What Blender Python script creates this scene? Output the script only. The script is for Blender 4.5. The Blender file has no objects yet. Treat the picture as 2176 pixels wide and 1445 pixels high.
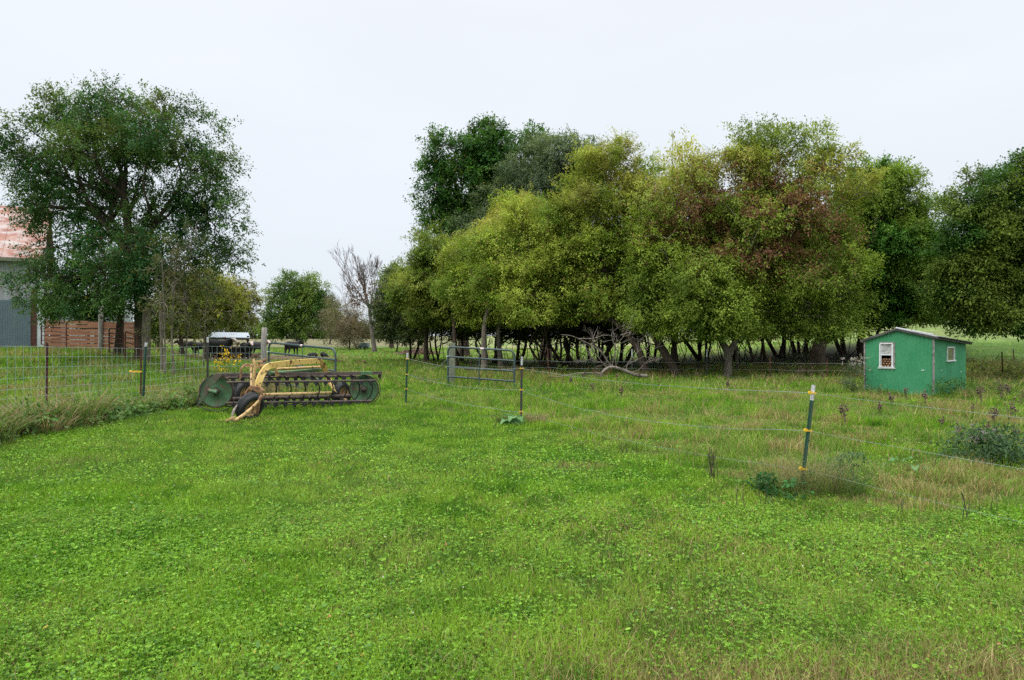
import bpy, math, numpy as np
from mathutils import Vector, Matrix, Euler

sc = bpy.context.scene
C = sc.collection
F = 1450.67          # focal length of the photograph in its own pixels (24 mm on 36 mm)
CX, HY, EYE = 1088.0, 712.0, 1.65

# ------------------------------------------------------------------ camera
cam_d = bpy.data.cameras.new("camera")
cam = bpy.data.objects.new("camera", cam_d); C.objects.link(cam)
cam.location = (0, 0, EYE); cam.rotation_euler = (math.radians(90), 0, 0)
cam_d.lens = 24; cam_d.sensor_width = 36; cam_d.shift_y = -10.5 / 2176
cam_d.clip_start = 0.05; cam_d.clip_end = 3000
sc.camera = cam

# ------------------------------------------------------------------ sky (bright overcast, zenith brighter than horizon)
SUN_EL, SUN_AZ = math.radians(52), math.radians(-50)     # azimuth: 0 = +Y, negative = left
world = bpy.data.worlds.new("World"); sc.world = world
world.use_nodes = True
wn, wl = world.node_tree.nodes, world.node_tree.links
wn.clear()
w_out = wn.new("ShaderNodeOutputWorld")
bg_sky = wn.new("ShaderNodeBackground"); bg_cloud = wn.new("ShaderNodeBackground")
addw = wn.new("ShaderNodeAddShader")
sky = wn.new("ShaderNodeTexSky"); sky.sky_type = 'NISHITA'; sky.sun_disc = False
sky.sun_elevation = SUN_EL; sky.sun_rotation = SUN_AZ
bg_sky.inputs["Strength"].default_value = 0.006
wl.new(sky.outputs[0], bg_sky.inputs[0])
tcw = wn.new("ShaderNodeTexCoord"); sep = wn.new("ShaderNodeSeparateXYZ")
ramp = wn.new("ShaderNodeValToRGB")
e = ramp.color_ramp.elements
e[0].position = 0.0; e[0].color = (0.72, 0.785, 0.855, 1)
e[1].position = 1.0; e[1].color = (3.5, 3.55, 3.6, 1)
for p_, c_ in ((0.12, (0.775, 0.83, 0.895, 1)), (0.30, (0.835, 0.88, 0.94, 1)), (0.46, (0.87, 0.905, 0.955, 1)), (0.62, (1.75, 1.79, 1.84, 1))):
    q = e.new(p_); q.color = c_
nzw = wn.new("ShaderNodeTexNoise"); nzw.inputs["Scale"].default_value = 1.6; nzw.inputs["Detail"].default_value = 4
mapw = wn.new("ShaderNodeMapping"); mapw.inputs["Scale"].default_value = (1, 1, 3.5)
mulw = wn.new("ShaderNodeMixRGB"); mulw.blend_type = 'MULTIPLY'; mulw.inputs[0].default_value = 1
rng_w = wn.new("ShaderNodeMapRange"); rng_w.inputs[3].default_value = 0.93; rng_w.inputs[4].default_value = 1.085
wl.new(tcw.outputs["Generated"], sep.inputs[0]); wl.new(sep.outputs[2], ramp.inputs[0])
wl.new(tcw.outputs["Generated"], mapw.inputs[0]); wl.new(mapw.outputs[0], nzw.inputs["Vector"])
wl.new(nzw.outputs[0], rng_w.inputs[0]); wl.new(ramp.outputs[0], mulw.inputs[1]); wl.new(rng_w.outputs[0], mulw.inputs[2])
wl.new(mulw.outputs[0], bg_cloud.inputs[0])
bg_cloud.inputs["Strength"].default_value = 1.0
wl.new(bg_sky.outputs[0], addw.inputs[0]); wl.new(bg_cloud.outputs[0], addw.inputs[1]); wl.new(addw.outputs[0], w_out.inputs[0])

sun_d = bpy.data.lights.new("sun", 'SUN'); sun = bpy.data.objects.new("sun", sun_d); C.objects.link(sun)
sun_d.energy = 1.5; sun_d.angle = math.radians(35); sun_d.color = (1.0, 0.97, 0.92)
dv = Vector((math.sin(SUN_AZ) * math.cos(SUN_EL), -0.45 * math.cos(SUN_EL), math.sin(SUN_EL)))
sun.rotation_euler = dv.to_track_quat('Z', 'Y').to_euler()

sc.view_settings.view_transform = 'Standard'; sc.view_settings.look = 'None'
sc.view_settings.exposure = 0.0; sc.view_settings.gamma = 1.0
cy = sc.cycles
cy.max_bounces = 6; cy.diffuse_bounces = 3; cy.glossy_bounces = 2; cy.transmission_bounces = 4; cy.transparent_max_bounces = 6
cy.use_adaptive_sampling = True; cy.adaptive_threshold = 0.02
cy.use_denoising = False
cy.caustics_reflective = False; cy.caustics_refractive = False

# ------------------------------------------------------------------ helpers
def P(px, py, D): return np.array(((px - CX) / F * D, D, EYE - (py - HY) / F * D))
def SM(a, b, x):
    t = np.clip((np.asarray(x, float) - a) / (b - a), 0, 1); return t * t * (3 - 2 * t)
def _h(i, j, k, s):
    v = np.sin(i * 127.1 + j * 311.7 + k * 74.7 + s * 19.19) * 43758.5453
    return v - np.floor(v)
def vn(x, y, z=0.0, s=0):
    x, y, z = np.broadcast_arrays(np.asarray(x, float), np.asarray(y, float), np.asarray(z, float))
    i, j, k = np.floor(x), np.floor(y), np.floor(z); a, b, c = x - i, y - j, z - k
    a, b, c = [t * t * (3 - 2 * t) for t in (a, b, c)]
    r = 0
    for di in (0, 1):
        for dj in (0, 1):
            for dk in (0, 1):
                r = r + _h(i + di, j + dj, k + dk, s) * (a if di else 1 - a) * (b if dj else 1 - b) * (c if dk else 1 - c)
    return r
def fbm(x, y, z=0.0, s=0, o=3):
    r, w, t = 0, 1.0, 0
    for q in range(o):
        r = r + w * vn(np.asarray(x) * 2 ** q, np.asarray(y) * 2 ** q, np.asarray(z) * 2 ** q, s + q * 7); t += w; w *= .5
    return r / t

def H(x, y):
    """height of the ground"""
    x = np.asarray(x, float); y = np.asarray(y, float)
    u = x / np.maximum(y, 1.0)
    left = 0.95 * (1 - SM(-0.57, -0.43, u)) * SM(15, 32, y) * (1 - SM(70, 120, y))
    rt = SM(0.08, 0.62, u) * 0.06 * np.clip(y - 27, 0, 145)
    mic = 0.10 * (fbm(x / 4.0, y / 4.0, 0, 3) - .5) * SM(3, 9, y) * (1 - SM(20, 30, y))
    return left + rt + mic

def tagit(o, label=None, cat=None, group=None, kind=None):
    for k_, v_ in (("label", label), ("category", cat), ("group", group), ("kind", kind)):
        if v_: o[k_] = v_
    return o
def root(name, loc, label, cat, group=None):
    o = bpy.data.objects.new(name, None); C.objects.link(o); o.location = tuple(float(v) for v in loc); o.empty_display_size = .2
    return tagit(o, label, cat, group)
def org(parent): return np.array(parent.location[:]) if parent is not None else np.zeros(3)
def abs_org(o):
    v = np.zeros(3)
    while o is not None: v += np.array(o.location[:]); o = o.parent
    return v

def np_mesh(name, V, faces, col=None, mat=None, parent=None, origin=None, smooth=False):
    """V (n,3) world coordinates, faces (m,k); every face has k corners"""
    V = np.asarray(V, np.float64); faces = np.asarray(faces, np.int32)
    base = abs_org(parent)
    if origin is not None: base = base + (np.asarray(origin, float) - abs_org(parent))
    me = bpy.data.meshes.new(name); m, k = faces.shape
    me.vertices.add(len(V)); me.vertices.foreach_set("co", (V - base).astype(np.float32).ravel())
    me.loops.add(m * k); me.loops.foreach_set("vertex_index", faces.ravel())
    me.polygons.add(m); me.polygons.foreach_set("loop_start", np.arange(0, m * k, k, dtype=np.int32))
    me.polygons.foreach_set("loop_total", np.full(m, k, np.int32))
    if smooth: me.polygons.foreach_set("use_smooth", np.ones(m, bool))
    if col is not None:
        a = me.color_attributes.new("Col", 'FLOAT_COLOR', 'POINT')
        a.data.foreach_set("color", np.hstack([col, np.ones((len(col), 1))]).astype(np.float32).ravel())
    me.update(calc_edges=True)
    if mat: me.materials.append(mat)
    o = bpy.data.objects.new(name, me); C.objects.link(o)
    if parent is not None: o.parent = parent
    if origin is not None: o.location = tuple(np.asarray(origin, float) - abs_org(parent))
    return o

class MB:
    """collects shapes and links them as ONE mesh object"""
    def __init__(s): s.v, s.f, s.sm = [], [], []
    def add(s, V, Fs, smooth=False):
        n = len(s.v); s.v.extend([tuple(map(float, p)) for p in V]); s.f.extend([tuple(i + n for i in f) for f in Fs]); s.sm.extend([smooth] * len(Fs)); return s
    def tube(s, pts, r, n=8, cap=True):
        pts = [np.asarray(p, float) for p in pts]
        r = [r] * len(pts) if np.isscalar(r) else list(r)
        V, Fs = [], []; ref = None
        for i, p in enumerate(pts):
            d = pts[min(i + 1, len(pts) - 1)] - pts[max(i - 1, 0)]; L_ = np.linalg.norm(d); d = d / (L_ if L_ > 0 else 1)
            if ref is None: ref = np.array((0, 0, 1.)) if abs(d[2]) < .9 else np.array((1., 0, 0))
            a = np.cross(d, ref); a /= (np.linalg.norm(a) or 1); b = np.cross(a, d); ref = b
            for k in range(n):
                t = 2 * math.pi * k / n; V.append(p + r[i] * (math.cos(t) * a + math.sin(t) * b))
        for i in range(len(pts) - 1):
            for k in range(n): Fs.append((i * n + k, i * n + (k + 1) % n, (i + 1) * n + (k + 1) % n, (i + 1) * n + k))
        s.add(V, Fs, n > 5)
        if cap: s.add([V[k] for k in range(n)], [tuple(range(n))[::-1]]); s.add([V[-n + k] for k in range(n)], [tuple(range(n))])
        return s
    def bar(s, a, b, w, h, up=(0, 0, 1)):
        """rectangular bar from a to b, w across, h along up"""
        a, b = np.asarray(a, float), np.asarray(b, float); d = b - a; d /= np.linalg.norm(d)
        up = np.asarray(up, float); x = np.cross(d, up); x /= np.linalg.norm(x); z = np.cross(x, d)
        V = [q + sx * x * w / 2 + sz * z * h / 2 for q in (a, b) for sx, sz in ((-1, -1), (1, -1), (1, 1), (-1, 1))]
        return s.add(V, [(3, 2, 1, 0), (4, 5, 6, 7), (0, 1, 5, 4), (1, 2, 6, 5), (2, 3, 7, 6), (3, 0, 4, 7)])
    def box(s, lo, hi):
        (x0, y0, z0), (x1, y1, z1) = lo, hi
        V = [(x0, y0, z0), (x1, y0, z0), (x1, y1, z0), (x0, y1, z0), (x0, y0, z1), (x1, y0, z1), (x1, y1, z1), (x0, y1, z1)]
        return s.add(V, [(3, 2, 1, 0), (4, 5, 6, 7), (0, 1, 5, 4), (1, 2, 6, 5), (2, 3, 7, 6), (3, 0, 4, 7)])
    def lathe(s, c, ax, prof, n=28):
        """prof: (offset along axis, radius) pairs"""
        c, ax = np.asarray(c, float), np.asarray(ax, float); ax = ax / np.linalg.norm(ax)
        a = np.cross(ax, (0, 0, 1.)); a /= np.linalg.norm(a); b = np.cross(a, ax)
        V = [c + ax * o_ + r_ * (math.cos(2 * math.pi * k / n) * a + math.sin(2 * math.pi * k / n) * b) for o_, r_ in prof for k in range(n)]
        Fs = [(i * n + k, i * n + (k + 1) % n, (i + 1) * n + (k + 1) % n, (i + 1) * n + k) for i in range(len(prof) - 1) for k in range(n)]
        return s.add(V, Fs, True)
    def slab(s, poly, th):
        """poly: planar list of points, th: thickness vector"""
        n = len(poly); poly = [np.asarray(p, float) for p in poly]; th = np.asarray(th, float)
        V = poly + [p + th for p in poly]
        return s.add(V, [tuple(range(n))[::-1], tuple(range(n, 2 * n))] + [(i, (i + 1) % n, n + (i + 1) % n, n + i) for i in range(n)])
    def build(s, name, mat, parent=None, origin=None):
        base = abs_org(parent) if origin is None else np.asarray(origin, float)
        me = bpy.data.meshes.new(name); me.from_pydata([tuple(np.asarray(p) - base) for p in s.v], [], s.f)
        me.polygons.foreach_set("use_smooth", s.sm); me.update(); me.materials.append(mat)
        o = bpy.data.objects.new(name, me); C.objects.link(o)
        if parent is not None: o.parent = parent
        if origin is not None: o.location = tuple(base - abs_org(parent))
        return o

def spline(pts, n=6):
    pts = [np.asarray(p, float) for p in pts]; out = []
    Q = [2 * pts[0] - pts[1]] + pts + [2 * pts[-1] - pts[-2]]
    for i in range(1, len(Q) - 2):
        for t in np.linspace(0, 1, n, endpoint=False):
            a, b, c, d = Q[i - 1:i + 3]
            out.append(.5 * ((2 * b) + (-a + c) * t + (2 * a - 5 * b + 4 * c - d) * t ** 2 + (-a + 3 * b - 3 * c + d) * t ** 3))
    out.append(pts[-1]); return out

# ------------------------------------------------------------------ materials
def mk(name, c1, c2=None, c3=None, scale=4.0, lo=.45, hi=.6, rough=.7, metal=0.0, bump=0.0, bscale=30, stretch=(1, 1, 1), spec=.4, lo3=.62, hi3=.7, scale3=None):
    m = bpy.data.materials.new(name); m.use_nodes = True; nt = m.node_tree; N, Lk = nt.nodes, nt.links
    b = N["Principled BSDF"]; b.inputs["Roughness"].default_value = rough; b.inputs["Metallic"].default_value = metal
    b.inputs["Specular IOR Level"].default_value = spec
    tc = N.new("ShaderNodeTexCoord"); mp = N.new("ShaderNodeMapping"); mp.inputs["Scale"].default_value = stretch
    Lk.new(tc.outputs["Object"], mp.inputs[0])
    def noise(sc_, det=6, ro=.6):
        n = N.new("ShaderNodeTexNoise"); n.inputs["Scale"].default_value = sc_; n.inputs["Detail"].default_value = det; n.inputs["Roughness"].default_value = ro
        Lk.new(mp.outputs[0], n.inputs["Vector"]); return n
    def layer(prev, col, sc_, a, z):
        n = noise(sc_); r = N.new("ShaderNodeMapRange"); r.inputs[1].default_value = a; r.inputs[2].default_value = z
        Lk.new(n.outputs[0], r.inputs[0]); x = N.new("ShaderNodeMixRGB"); Lk.new(r.outputs[0], x.inputs[0]); Lk.new(prev, x.inputs[1]); x.inputs[2].default_value = (*col, 1); return x.outputs[0]
    rgb = N.new("ShaderNodeRGB"); rgb.outputs[0].default_value = (*c1, 1); out = rgb.outputs[0]
    if c2: out = layer(out, c2, scale, lo, hi)
    if c3: out = layer(out, c3, scale3 or scale * 2.3, lo3, hi3)
    fine = noise(scale * 9, 4); r = N.new("ShaderNodeMapRange"); r.inputs[3].default_value = .8; r.inputs[4].default_value = 1.2; Lk.new(fine.outputs[0], r.inputs[0])
    x = N.new("ShaderNodeMixRGB"); x.blend_type = 'MULTIPLY'; x.inputs[0].default_value = 1; Lk.new(out, x.inputs[1]); Lk.new(r.outputs[0], x.inputs[2])
    Lk.new(x.outputs[0], b.inputs["Base Color"])
    if bump:
        nb = noise(bscale, 5); bp = N.new("ShaderNodeBump"); bp.inputs["Strength"].default_value = bump; bp.inputs["Distance"].default_value = .02
        Lk.new(nb.outputs[0], bp.inputs["Height"]); Lk.new(bp.outputs[0], b.inputs["Normal"])
    return m

def leaf_mat(name, trans=.3, rough=.5, spec=.35, gain=1.0):
    m = bpy.data.materials.new(name); m.use_nodes = True; nt = m.node_tree; N, Lk = nt.nodes, nt.links
    b = N["Principled BSDF"]; b.inputs["Roughness"].default_value = rough; b.inputs["Specular IOR Level"].default_value = spec
    a = N.new("ShaderNodeAttribute"); a.attribute_name = "Col"
    Lk.new(a.outputs["Color"], b.inputs["Base Color"])
    t = N.new("ShaderNodeBsdfTranslucent"); g = N.new("ShaderNodeMixRGB"); g.blend_type = 'MULTIPLY'; g.inputs[0].default_value = 1; g.inputs[2].default_value = (1.35, 1.45, .8, 1)
    Lk.new(a.outputs["Color"], g.inputs[1]); Lk.new(g.outputs[0], t.inputs[0])
    mx = N.new("ShaderNodeMixShader"); mx.inputs[0].default_value = trans
    Lk.new(b.outputs[0], mx.inputs[1]); Lk.new(t.outputs[0], mx.inputs[2]); Lk.new(mx.outputs[0], N["Material Output"].inputs[0])
    return m

M = {}
M['leaf'] = leaf_mat("leaf", .34, .6, .14); M['grass'] = leaf_mat("grass_blade", .30, .6, .10)
M['bark'] = mk("bark", (.10, .075, .055), (.05, .038, .03), scale=6, stretch=(3, 3, .6), rough=.95, bump=.8, bscale=14, spec=.15)
M['bark_pale'] = mk("bark_pale", (.22, .19, .15), (.12, .10, .08), scale=6, stretch=(3, 3, .6), rough=.95, bump=.8, bscale=14, spec=.15)
M['dead'] = mk("dead_wood", (.24, .20, .17), (.13, .11, .09), scale=9, rough=.9, bump=.4)
M['post'] = mk("weathered_wood", (.33, .31, .28), (.20, .18, .16), scale=5, stretch=(6, 6, .5), rough=.9, bump=.6, bscale=16)
M['greenwood'] = mk("greenish_wood", (.20, .22, .15), (.13, .14, .10), scale=5, stretch=(6, 6, .5), rough=.9, bump=.6, bscale=16)
M['gate'] = mk("gate_paint", (.035, .060, .064), (.055, .085, .085), scale=8, rough=.5, spec=.4)
M['wire'] = mk("galvanised_wire", (.20, .25, .24), (.13, .17, .16), scale=3, rough=.35, metal=.2, spec=.6)
M['panel_wire'] = mk("panel_wire", (.32, .42, .40), (.24, .33, .31), scale=3, rough=.4, metal=.2, spec=.6)
M['tgreen'] = mk("post_green", (.03, .085, .055), (.06, .06, .045), scale=9, lo=.5, hi=.75, rough=.6, bump=.2)
M['tblack'] = mk("post_dark", (.045, .055, .055), (.09, .07, .06), scale=9, rough=.6)
M['twhite'] = mk("post_white_tip", (.55, .57, .58), (.30, .24, .2), scale=30, lo=.55, hi=.62, rough=.6)
M['trust'] = mk("rusty_steel", (.12, .045, .03), (.06, .03, .025), scale=12, rough=.85, bump=.3)
M['yellow'] = mk("yellow_plastic", (.78, .50, .04), (.65, .40, .03), scale=20, rough=.4)
M['rub'] = mk("tyre_rubber", (.022, .024, .026), (.05, .05, .048), scale=8, lo=.5, hi=.8, rough=.75, bump=.2, bscale=60)
M['paint_y'] = mk("rake_yellow_paint", (.62, .43, .13), (.11, .045, .02), (.74, .60, .30), scale=7, lo=.55, hi=.60, rough=.55, bump=.15, lo3=.6, hi3=.75, scale3=11)
M['paint_y2'] = mk("rake_faded_yellow", (.55, .38, .17), (.16, .07, .03), (.30, .13, .06), scale=10, lo=.52, hi=.62, rough=.7, bump=.2)
M['paint_rusty'] = mk("rake_orange_rust", (.30, .16, .08), (.14, .07, .04), (.55, .40, .20), scale=14, lo=.45, hi=.6, rough=.8, bump=.25)
M['paint_g'] = mk("rake_green_paint", (.085, .19, .09), (.06, .13, .06), (.14, .10, .065), scale=4, lo=.4, hi=.62, rough=.5, bump=.1, lo3=.54, hi3=.66, scale3=5)
M['rim_rust'] = mk("rake_rusty_rim", (.10, .06, .04), (.06, .045, .035), scale=10, rough=.85, bump=.2)
M['darkbar'] = mk("rake_dark_bar", (.12, .085, .075), (.055, .042, .038), (.07, .12, .06), scale=9, rough=.75, bump=.2, lo3=.62, hi3=.72)
M['shed'] = mk("shed_green_metal", (.040, .235, .105), (.065, .28, .135), (.040, .18, .085), scale=1.7, lo=.35, hi=.65, rough=.55, spec=.25, stretch=(1, 1, .7))
M['trim_grey'] = mk("grey_trim", (.28, .26, .25), (.14, .13, .12), scale=14, rough=.85)
M['white'] = mk("white_paint", (.70, .71, .72), (.5, .5, .5), scale=10, lo=.5, hi=.8, rough=.5)
M['tin'] = mk("white_tin", (.60, .64, .66), (.45, .48, .5), scale=2, rough=.4, metal=.1)
M['oldtin'] = mk("weathered_tin", (.28, .29, .29), (.18, .18, .17), (.13, .10, .09), scale=4, rough=.55, metal=.1)
M['roof_edge'] = mk("dark_roof", (.05, .05, .05), (.10, .095, .085), scale=6, rough=.9, bump=.3)
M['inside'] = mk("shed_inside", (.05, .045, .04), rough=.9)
M['log'] = mk("log_end", (.38, .23, .13), (.20, .11, .07), scale=14, rough=.9)
M['grey_wall'] = mk("grey_barn_metal", (.36, .38, .39), (.27, .26, .26), (.24, .15, .12), scale=1.2, rough=.6, stretch=(2, 2, .3), lo3=.62, hi3=.7, scale3=1.1)
M['rust_roof'] = mk("rusty_roof", (.29, .135, .095), (.22, .085, .06), (.38, .33, .31), scale=.9, lo=.4, hi=.6, rough=.7, lo3=.45, hi3=.65, scale3=1.5, stretch=(1, 1, 1))
M['bluegrey'] = mk("blue_grey_door", (.115, .165, .185), (.13, .18, .20), scale=2, rough=.5)
M['board'] = mk("rusty_red_boards", (.24, .10, .055), (.32, .17, .095), (.12, .06, .04), scale=2.5, rough=.85, stretch=(.5, .5, 6))
M['cowroof'] = mk("feeder_tin", (.38, .43, .47), (.22, .10, .07), scale=1.3, lo=.58, hi=.60, rough=.45, metal=.2)
M['darksteel'] = mk("dark_steel", (.03, .035, .035), (.06, .05, .045), scale=4, rough=.7)
M['tyre_black'] = mk("black_rod", (.012, .011, .010), rough=.6)
M['mud'] = mk("brown_hay", (.14, .085, .05), (.09, .06, .04), scale=6, rough=1, bump=.8)
M['glass'] = mk("window_glass", (.035, .04, .038), (.10, .10, .095), scale=5, rough=.08, spec=.8)
M['curtain'] = mk("pale_curtain", (.42, .43, .42), (.24, .24, .23), scale=9, rough=.6, spec=.7, stretch=(1, 1, 2.4))
M['leafy_pane'] = mk("painted_foliage_pane", (.14, .13, .065), (.07, .07, .03), (.25, .17, .1), scale=14, rough=.25, spec=.6)  # brown foliage showing in the glass is painted into the pane colour

# ------------------------------------------------------------------ ground
def xlawn(y): return -7.7 + 0.25 * np.sin(np.asarray(y) * .9)
def ylawn(x): return np.interp(x, [-9, -2.9, -2.56, .18, 2.9, 3.6, 14], [17.5, 17.5, 16.3, 12.6, 6.9, 6.35, 6.2])
def lawn_mask(x, y):
    w = .35 * (fbm(x * 1.5, y * 1.5, 0, 41) - .5)
    return (1 - SM(-.15, .2, y - ylawn(x) + w)) * SM(-.15, .15, x - xlawn(y) + w)
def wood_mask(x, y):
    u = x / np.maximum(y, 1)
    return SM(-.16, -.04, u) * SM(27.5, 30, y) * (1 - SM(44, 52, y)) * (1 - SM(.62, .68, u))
def dirt_mask(x, y):
    d = np.exp(-(((x + 18.5) / 6.5) ** 2 + ((y - 50) / 6.5) ** 2) ** 2)
    d2 = np.exp(-(((x - .78) / .42) ** 2 + ((y - 8.55) / .26) ** 2) ** 2) * .7
    return np.clip(d + d2, 0, 1)
def bank_mask(x, y):
    u = x / np.maximum(y, 1)
    return SM(.6, .66, u) * SM(23.5, 26, y) * (1 - SM(33, 36, y))
def ground_col(x, y):
    n1, n2, n3 = fbm(x / 1.7, y / 1.7, 0, 1), fbm(x / 6, y / 6, 0, 2), fbm(x / .35, y / .35, 0, 5)
    c = np.zeros(x.shape + (3,))
    def mixc(c, col, w): return c * (1 - w[..., None]) + np.asarray(col) * w[..., None]
    c[:] = (.055, .105, .018)                                            # rough pasture thatch
    c = mixc(c, (.105, .085, .04), SM(.55, .8, n1) * .5)
    L_ = lawn_mask(x, y); c = mixc(c, (.030, .060, .010), L_)
    c = mixc(c, (.12, .10, .045), L_ * (1 - SM(3.2, 4.3, y - .35 * n1)) * SM(-.6, 1.2, x) * .9)
    far = SM(38, 55, y); c = mixc(c, (.085, .16, .028), far)
    c = mixc(c, (.16, .15, .08), SM(95, 120, y + 25 * n2) * (1 - SM(-.1, 0, x / np.maximum(y, 1))))
    u = x / np.maximum(y, 1)
    hill = SM(-.14, -.02, u) * SM(44, 52, y)
    c = mixc(c, (.150, .205, .062), hill)
    fl = SM(.50, .70, fbm(x / 1.1, y / 3.2, 0, 77)) * hill * SM(50, 95, y + 20 * n2)
    c = mixc(c, (.32, .27, .16), fl * .8)
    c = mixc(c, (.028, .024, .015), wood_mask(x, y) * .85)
    c = mixc(c, (.12, .085, .06), dirt_mask(x, y))
    return c * (.8 + .4 * n3)[..., None]
def axis(parts): return np.unique(np.concatenate([np.arange(a, b, s) for a, b, s in parts]))
gx = axis([(-700, -120, 40), (-120, -40, 5), (-40, -12, 1), (-12, 14, .3), (14, 50, 1), (50, 150, 5), (150, 701, 40)])
gy = axis([(-40, 0, 4), (0, 2, .5), (2, 24, .3), (24, 60, .8), (60, 190, 4), (190, 420, 20), (420, 1501, 90)])
X, Y = np.meshgrid(gx, gy); Z = H(X, Y)
nx, ny = len(gx), len(gy); ii = (np.arange(ny - 1)[:, None] * nx + np.arange(nx - 1)).ravel()
gf = np.stack([ii, ii + 1, ii + nx + 1, ii + nx], 1)
m = bpy.data.materials.new("ground"); m.use_nodes = True; N, Lk = m.node_tree.nodes, m.node_tree.links
b = N["Principled BSDF"]; b.inputs["Roughness"].default_value = .95; b.inputs["Specular IOR Level"].default_value = .1
at = N.new("ShaderNodeAttribute"); at.attribute_name = "Col"
ge = N.new("ShaderNodeNewGeometry"); n_ = N.new("ShaderNodeTexNoise"); n_.inputs["Scale"].default_value = 9; n_.inputs["Detail"].default_value = 8; n_.inputs["Roughness"].default_value = .75
Lk.new(ge.outputs["Position"], n_.inputs["Vector"])
mr = N.new("ShaderNodeMapRange"); mr.inputs[1].default_value = .3; mr.inputs[2].default_value = .7; mr.inputs[3].default_value = .55; mr.inputs[4].default_value = 1.45
Lk.new(n_.outputs[0], mr.inputs[0]); mu = N.new("ShaderNodeMixRGB"); mu.blend_type = 'MULTIPLY'; mu.inputs[0].default_value = 1
n2_ = N.new("ShaderNodeTexNoise"); n2_.inputs["Scale"].default_value = .35; n2_.inputs["Detail"].default_value = 6; Lk.new(ge.outputs["Position"], n2_.inputs["Vector"])
mr2 = N.new("ShaderNodeMapRange"); mr2.inputs[1].default_value = .35; mr2.inputs[2].default_value = .65; mr2.inputs[3].default_value = .8; mr2.inputs[4].default_value = 1.2; Lk.new(n2_.outputs[0], mr2.inputs[0])
mm = N.new("ShaderNodeMath"); mm.operation = 'MULTIPLY'; Lk.new(mr.outputs[0], mm.inputs[0]); Lk.new(mr2.outputs[0], mm.inputs[1])
Lk.new(at.outputs["Color"], mu.inputs[1]); Lk.new(mm.outputs[0], mu.inputs[2]); Lk.new(mu.outputs[0], b.inputs["Base Color"])
bp = N.new("ShaderNodeBump"); bp.inputs["Strength"].default_value = .8; bp.inputs["Distance"].default_value = .08; Lk.new(n_.outputs[0], bp.inputs["Height"]); Lk.new(bp.outputs[0], b.inputs["Normal"])
M['ground'] = m
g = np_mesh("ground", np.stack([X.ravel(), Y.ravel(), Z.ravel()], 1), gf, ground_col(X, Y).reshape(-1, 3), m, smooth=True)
tagit(g, "grassy farm ground rising to a pale field at the right", "ground", kind="structure")

# ------------------------------------------------------------------ grass and clover (stuff nobody could count)
rg = np.random.default_rng(11)
def strip_points(D0, D1, rho, wid=.86, extra=3.0):
    n = int(rho * wid * ((D1 + extra) ** 2 - (D0 + extra) ** 2))
    D = np.sqrt(rg.random(n) * ((D1 + extra) ** 2 - (D0 + extra) ** 2) + (D0 + extra) ** 2) - extra
    x = (rg.random(n) * 2 - 1) * wid * (D + extra)
    return x, D
def unit(v): return v / np.maximum(np.linalg.norm(v, axis=-1, keepdims=True), 1e-9)
def blades(base, h, w, col, lean=.5, seg=2, ang=None, dirv=None):
    n = len(base); a = rg.random(n) * 2 * math.pi if ang is None else ang
    t = rg.random(n) * math.pi
    side = np.stack([np.cos(t), np.sin(t), np.zeros(n)], 1) * w[:, None] * .5
    ln = (rg.random(n) * lean * h)[:, None]
    d = np.stack([np.cos(a), np.sin(a), np.zeros(n)], 1) * ln
    if dirv is not None: d = dirv * h[:, None]
    up = np.array((0, 0, 1.)) * h[:, None]
    tip = base + up * .95 + d
    if seg == 1:
        V = np.stack([base - side, base + side, tip], 1).reshape(-1, 3)
        return V, np.arange(3 * n).reshape(n, 3), np.repeat(col, 3, 0)
    mid = base + up * .6 + d * .3
    V = np.stack([base - side, base + side, mid + side * .8, mid - side * .8, tip], 1).reshape(-1, 3)
    i = np.arange(n)[:, None] * 5
    Fs = np.concatenate([i + np.array([[0, 1, 2]]), i + np.array([[0, 2, 3]]), i + np.array([[3, 2, 4]])], 0)
    return V, Fs, np.repeat(col, 5, 0)
def cat3(lst):
    V, Fs, Cc, off = [], [], [], 0
    for v, f, c in lst: V.append(v); Fs.append(f + off); Cc.append(c); off += len(v)
    return np.concatenate(V), np.concatenate(Fs), np.concatenate(Cc)
G1, G2, G3 = np.array((.130, .275, .016)), np.array((.245, .385, .043)), np.array((.055, .165, .013))
DRY, DRY2 = np.array((.36, .31, .14)), np.array((.27, .19, .10))
def grass_col(x, y, lawn):
    n = len(x); n1 = fbm(x / .8, y / .8, 0, 21); n2 = fbm(x / 3.1, y / 3.1, 0, 22); n3 = fbm(x / .25, y / .25, 0, 23)
    w = SM(.3, .7, n1 * .5 + n2 * .5)[:, None]
    c = G1 * (1 - w) + G2 * w
    k = (SM(.42, .68, n3) * .75)[:, None]; c = c * (1 - k) + G3 * k
    olive = SM(.45, .65, fbm(x / 1.9, y / 1.2, 0, 29))[:, None] * np.where(lawn > .5, .28, .45)[:, None]
    c = c * (1 - olive) + np.array((.21, .28, .075)) * olive
    dryz = (1 - SM(3.1, 4.2, y + 1.6 * (n2 - .5) + .8 * (n1 - .5))) * SM(-.4, 1.0, x)
    pd = np.where(lawn > .5, .03 + .13 * SM(.55, .75, n1) + .16 * SM(.54, .68, n2) * SM(-1, 1, x) + .8 * dryz, .07 + (.20 + .26 * SM(.1, .35, x / np.maximum(y, 1)) + .25 * SM(.45, .55, -x / np.maximum(y, 1))) * SM(.52, .68, fbm(x / 1.0, y / .8, 0, 31)))
    pd = pd + dirt_mask(x, y) * .8
    dry = rg.random(n) < pd
    dc = np.where((rg.random(n) < .5)[:, None], DRY, DRY2)
    c = np.where(dry[:, None], dc, c)
    c = c * (1 - wood_mask(x, y) * .35)[:, None] if False else c
    return c * (.60 + .80 * rg.random(n))[:, None], dry

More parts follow.
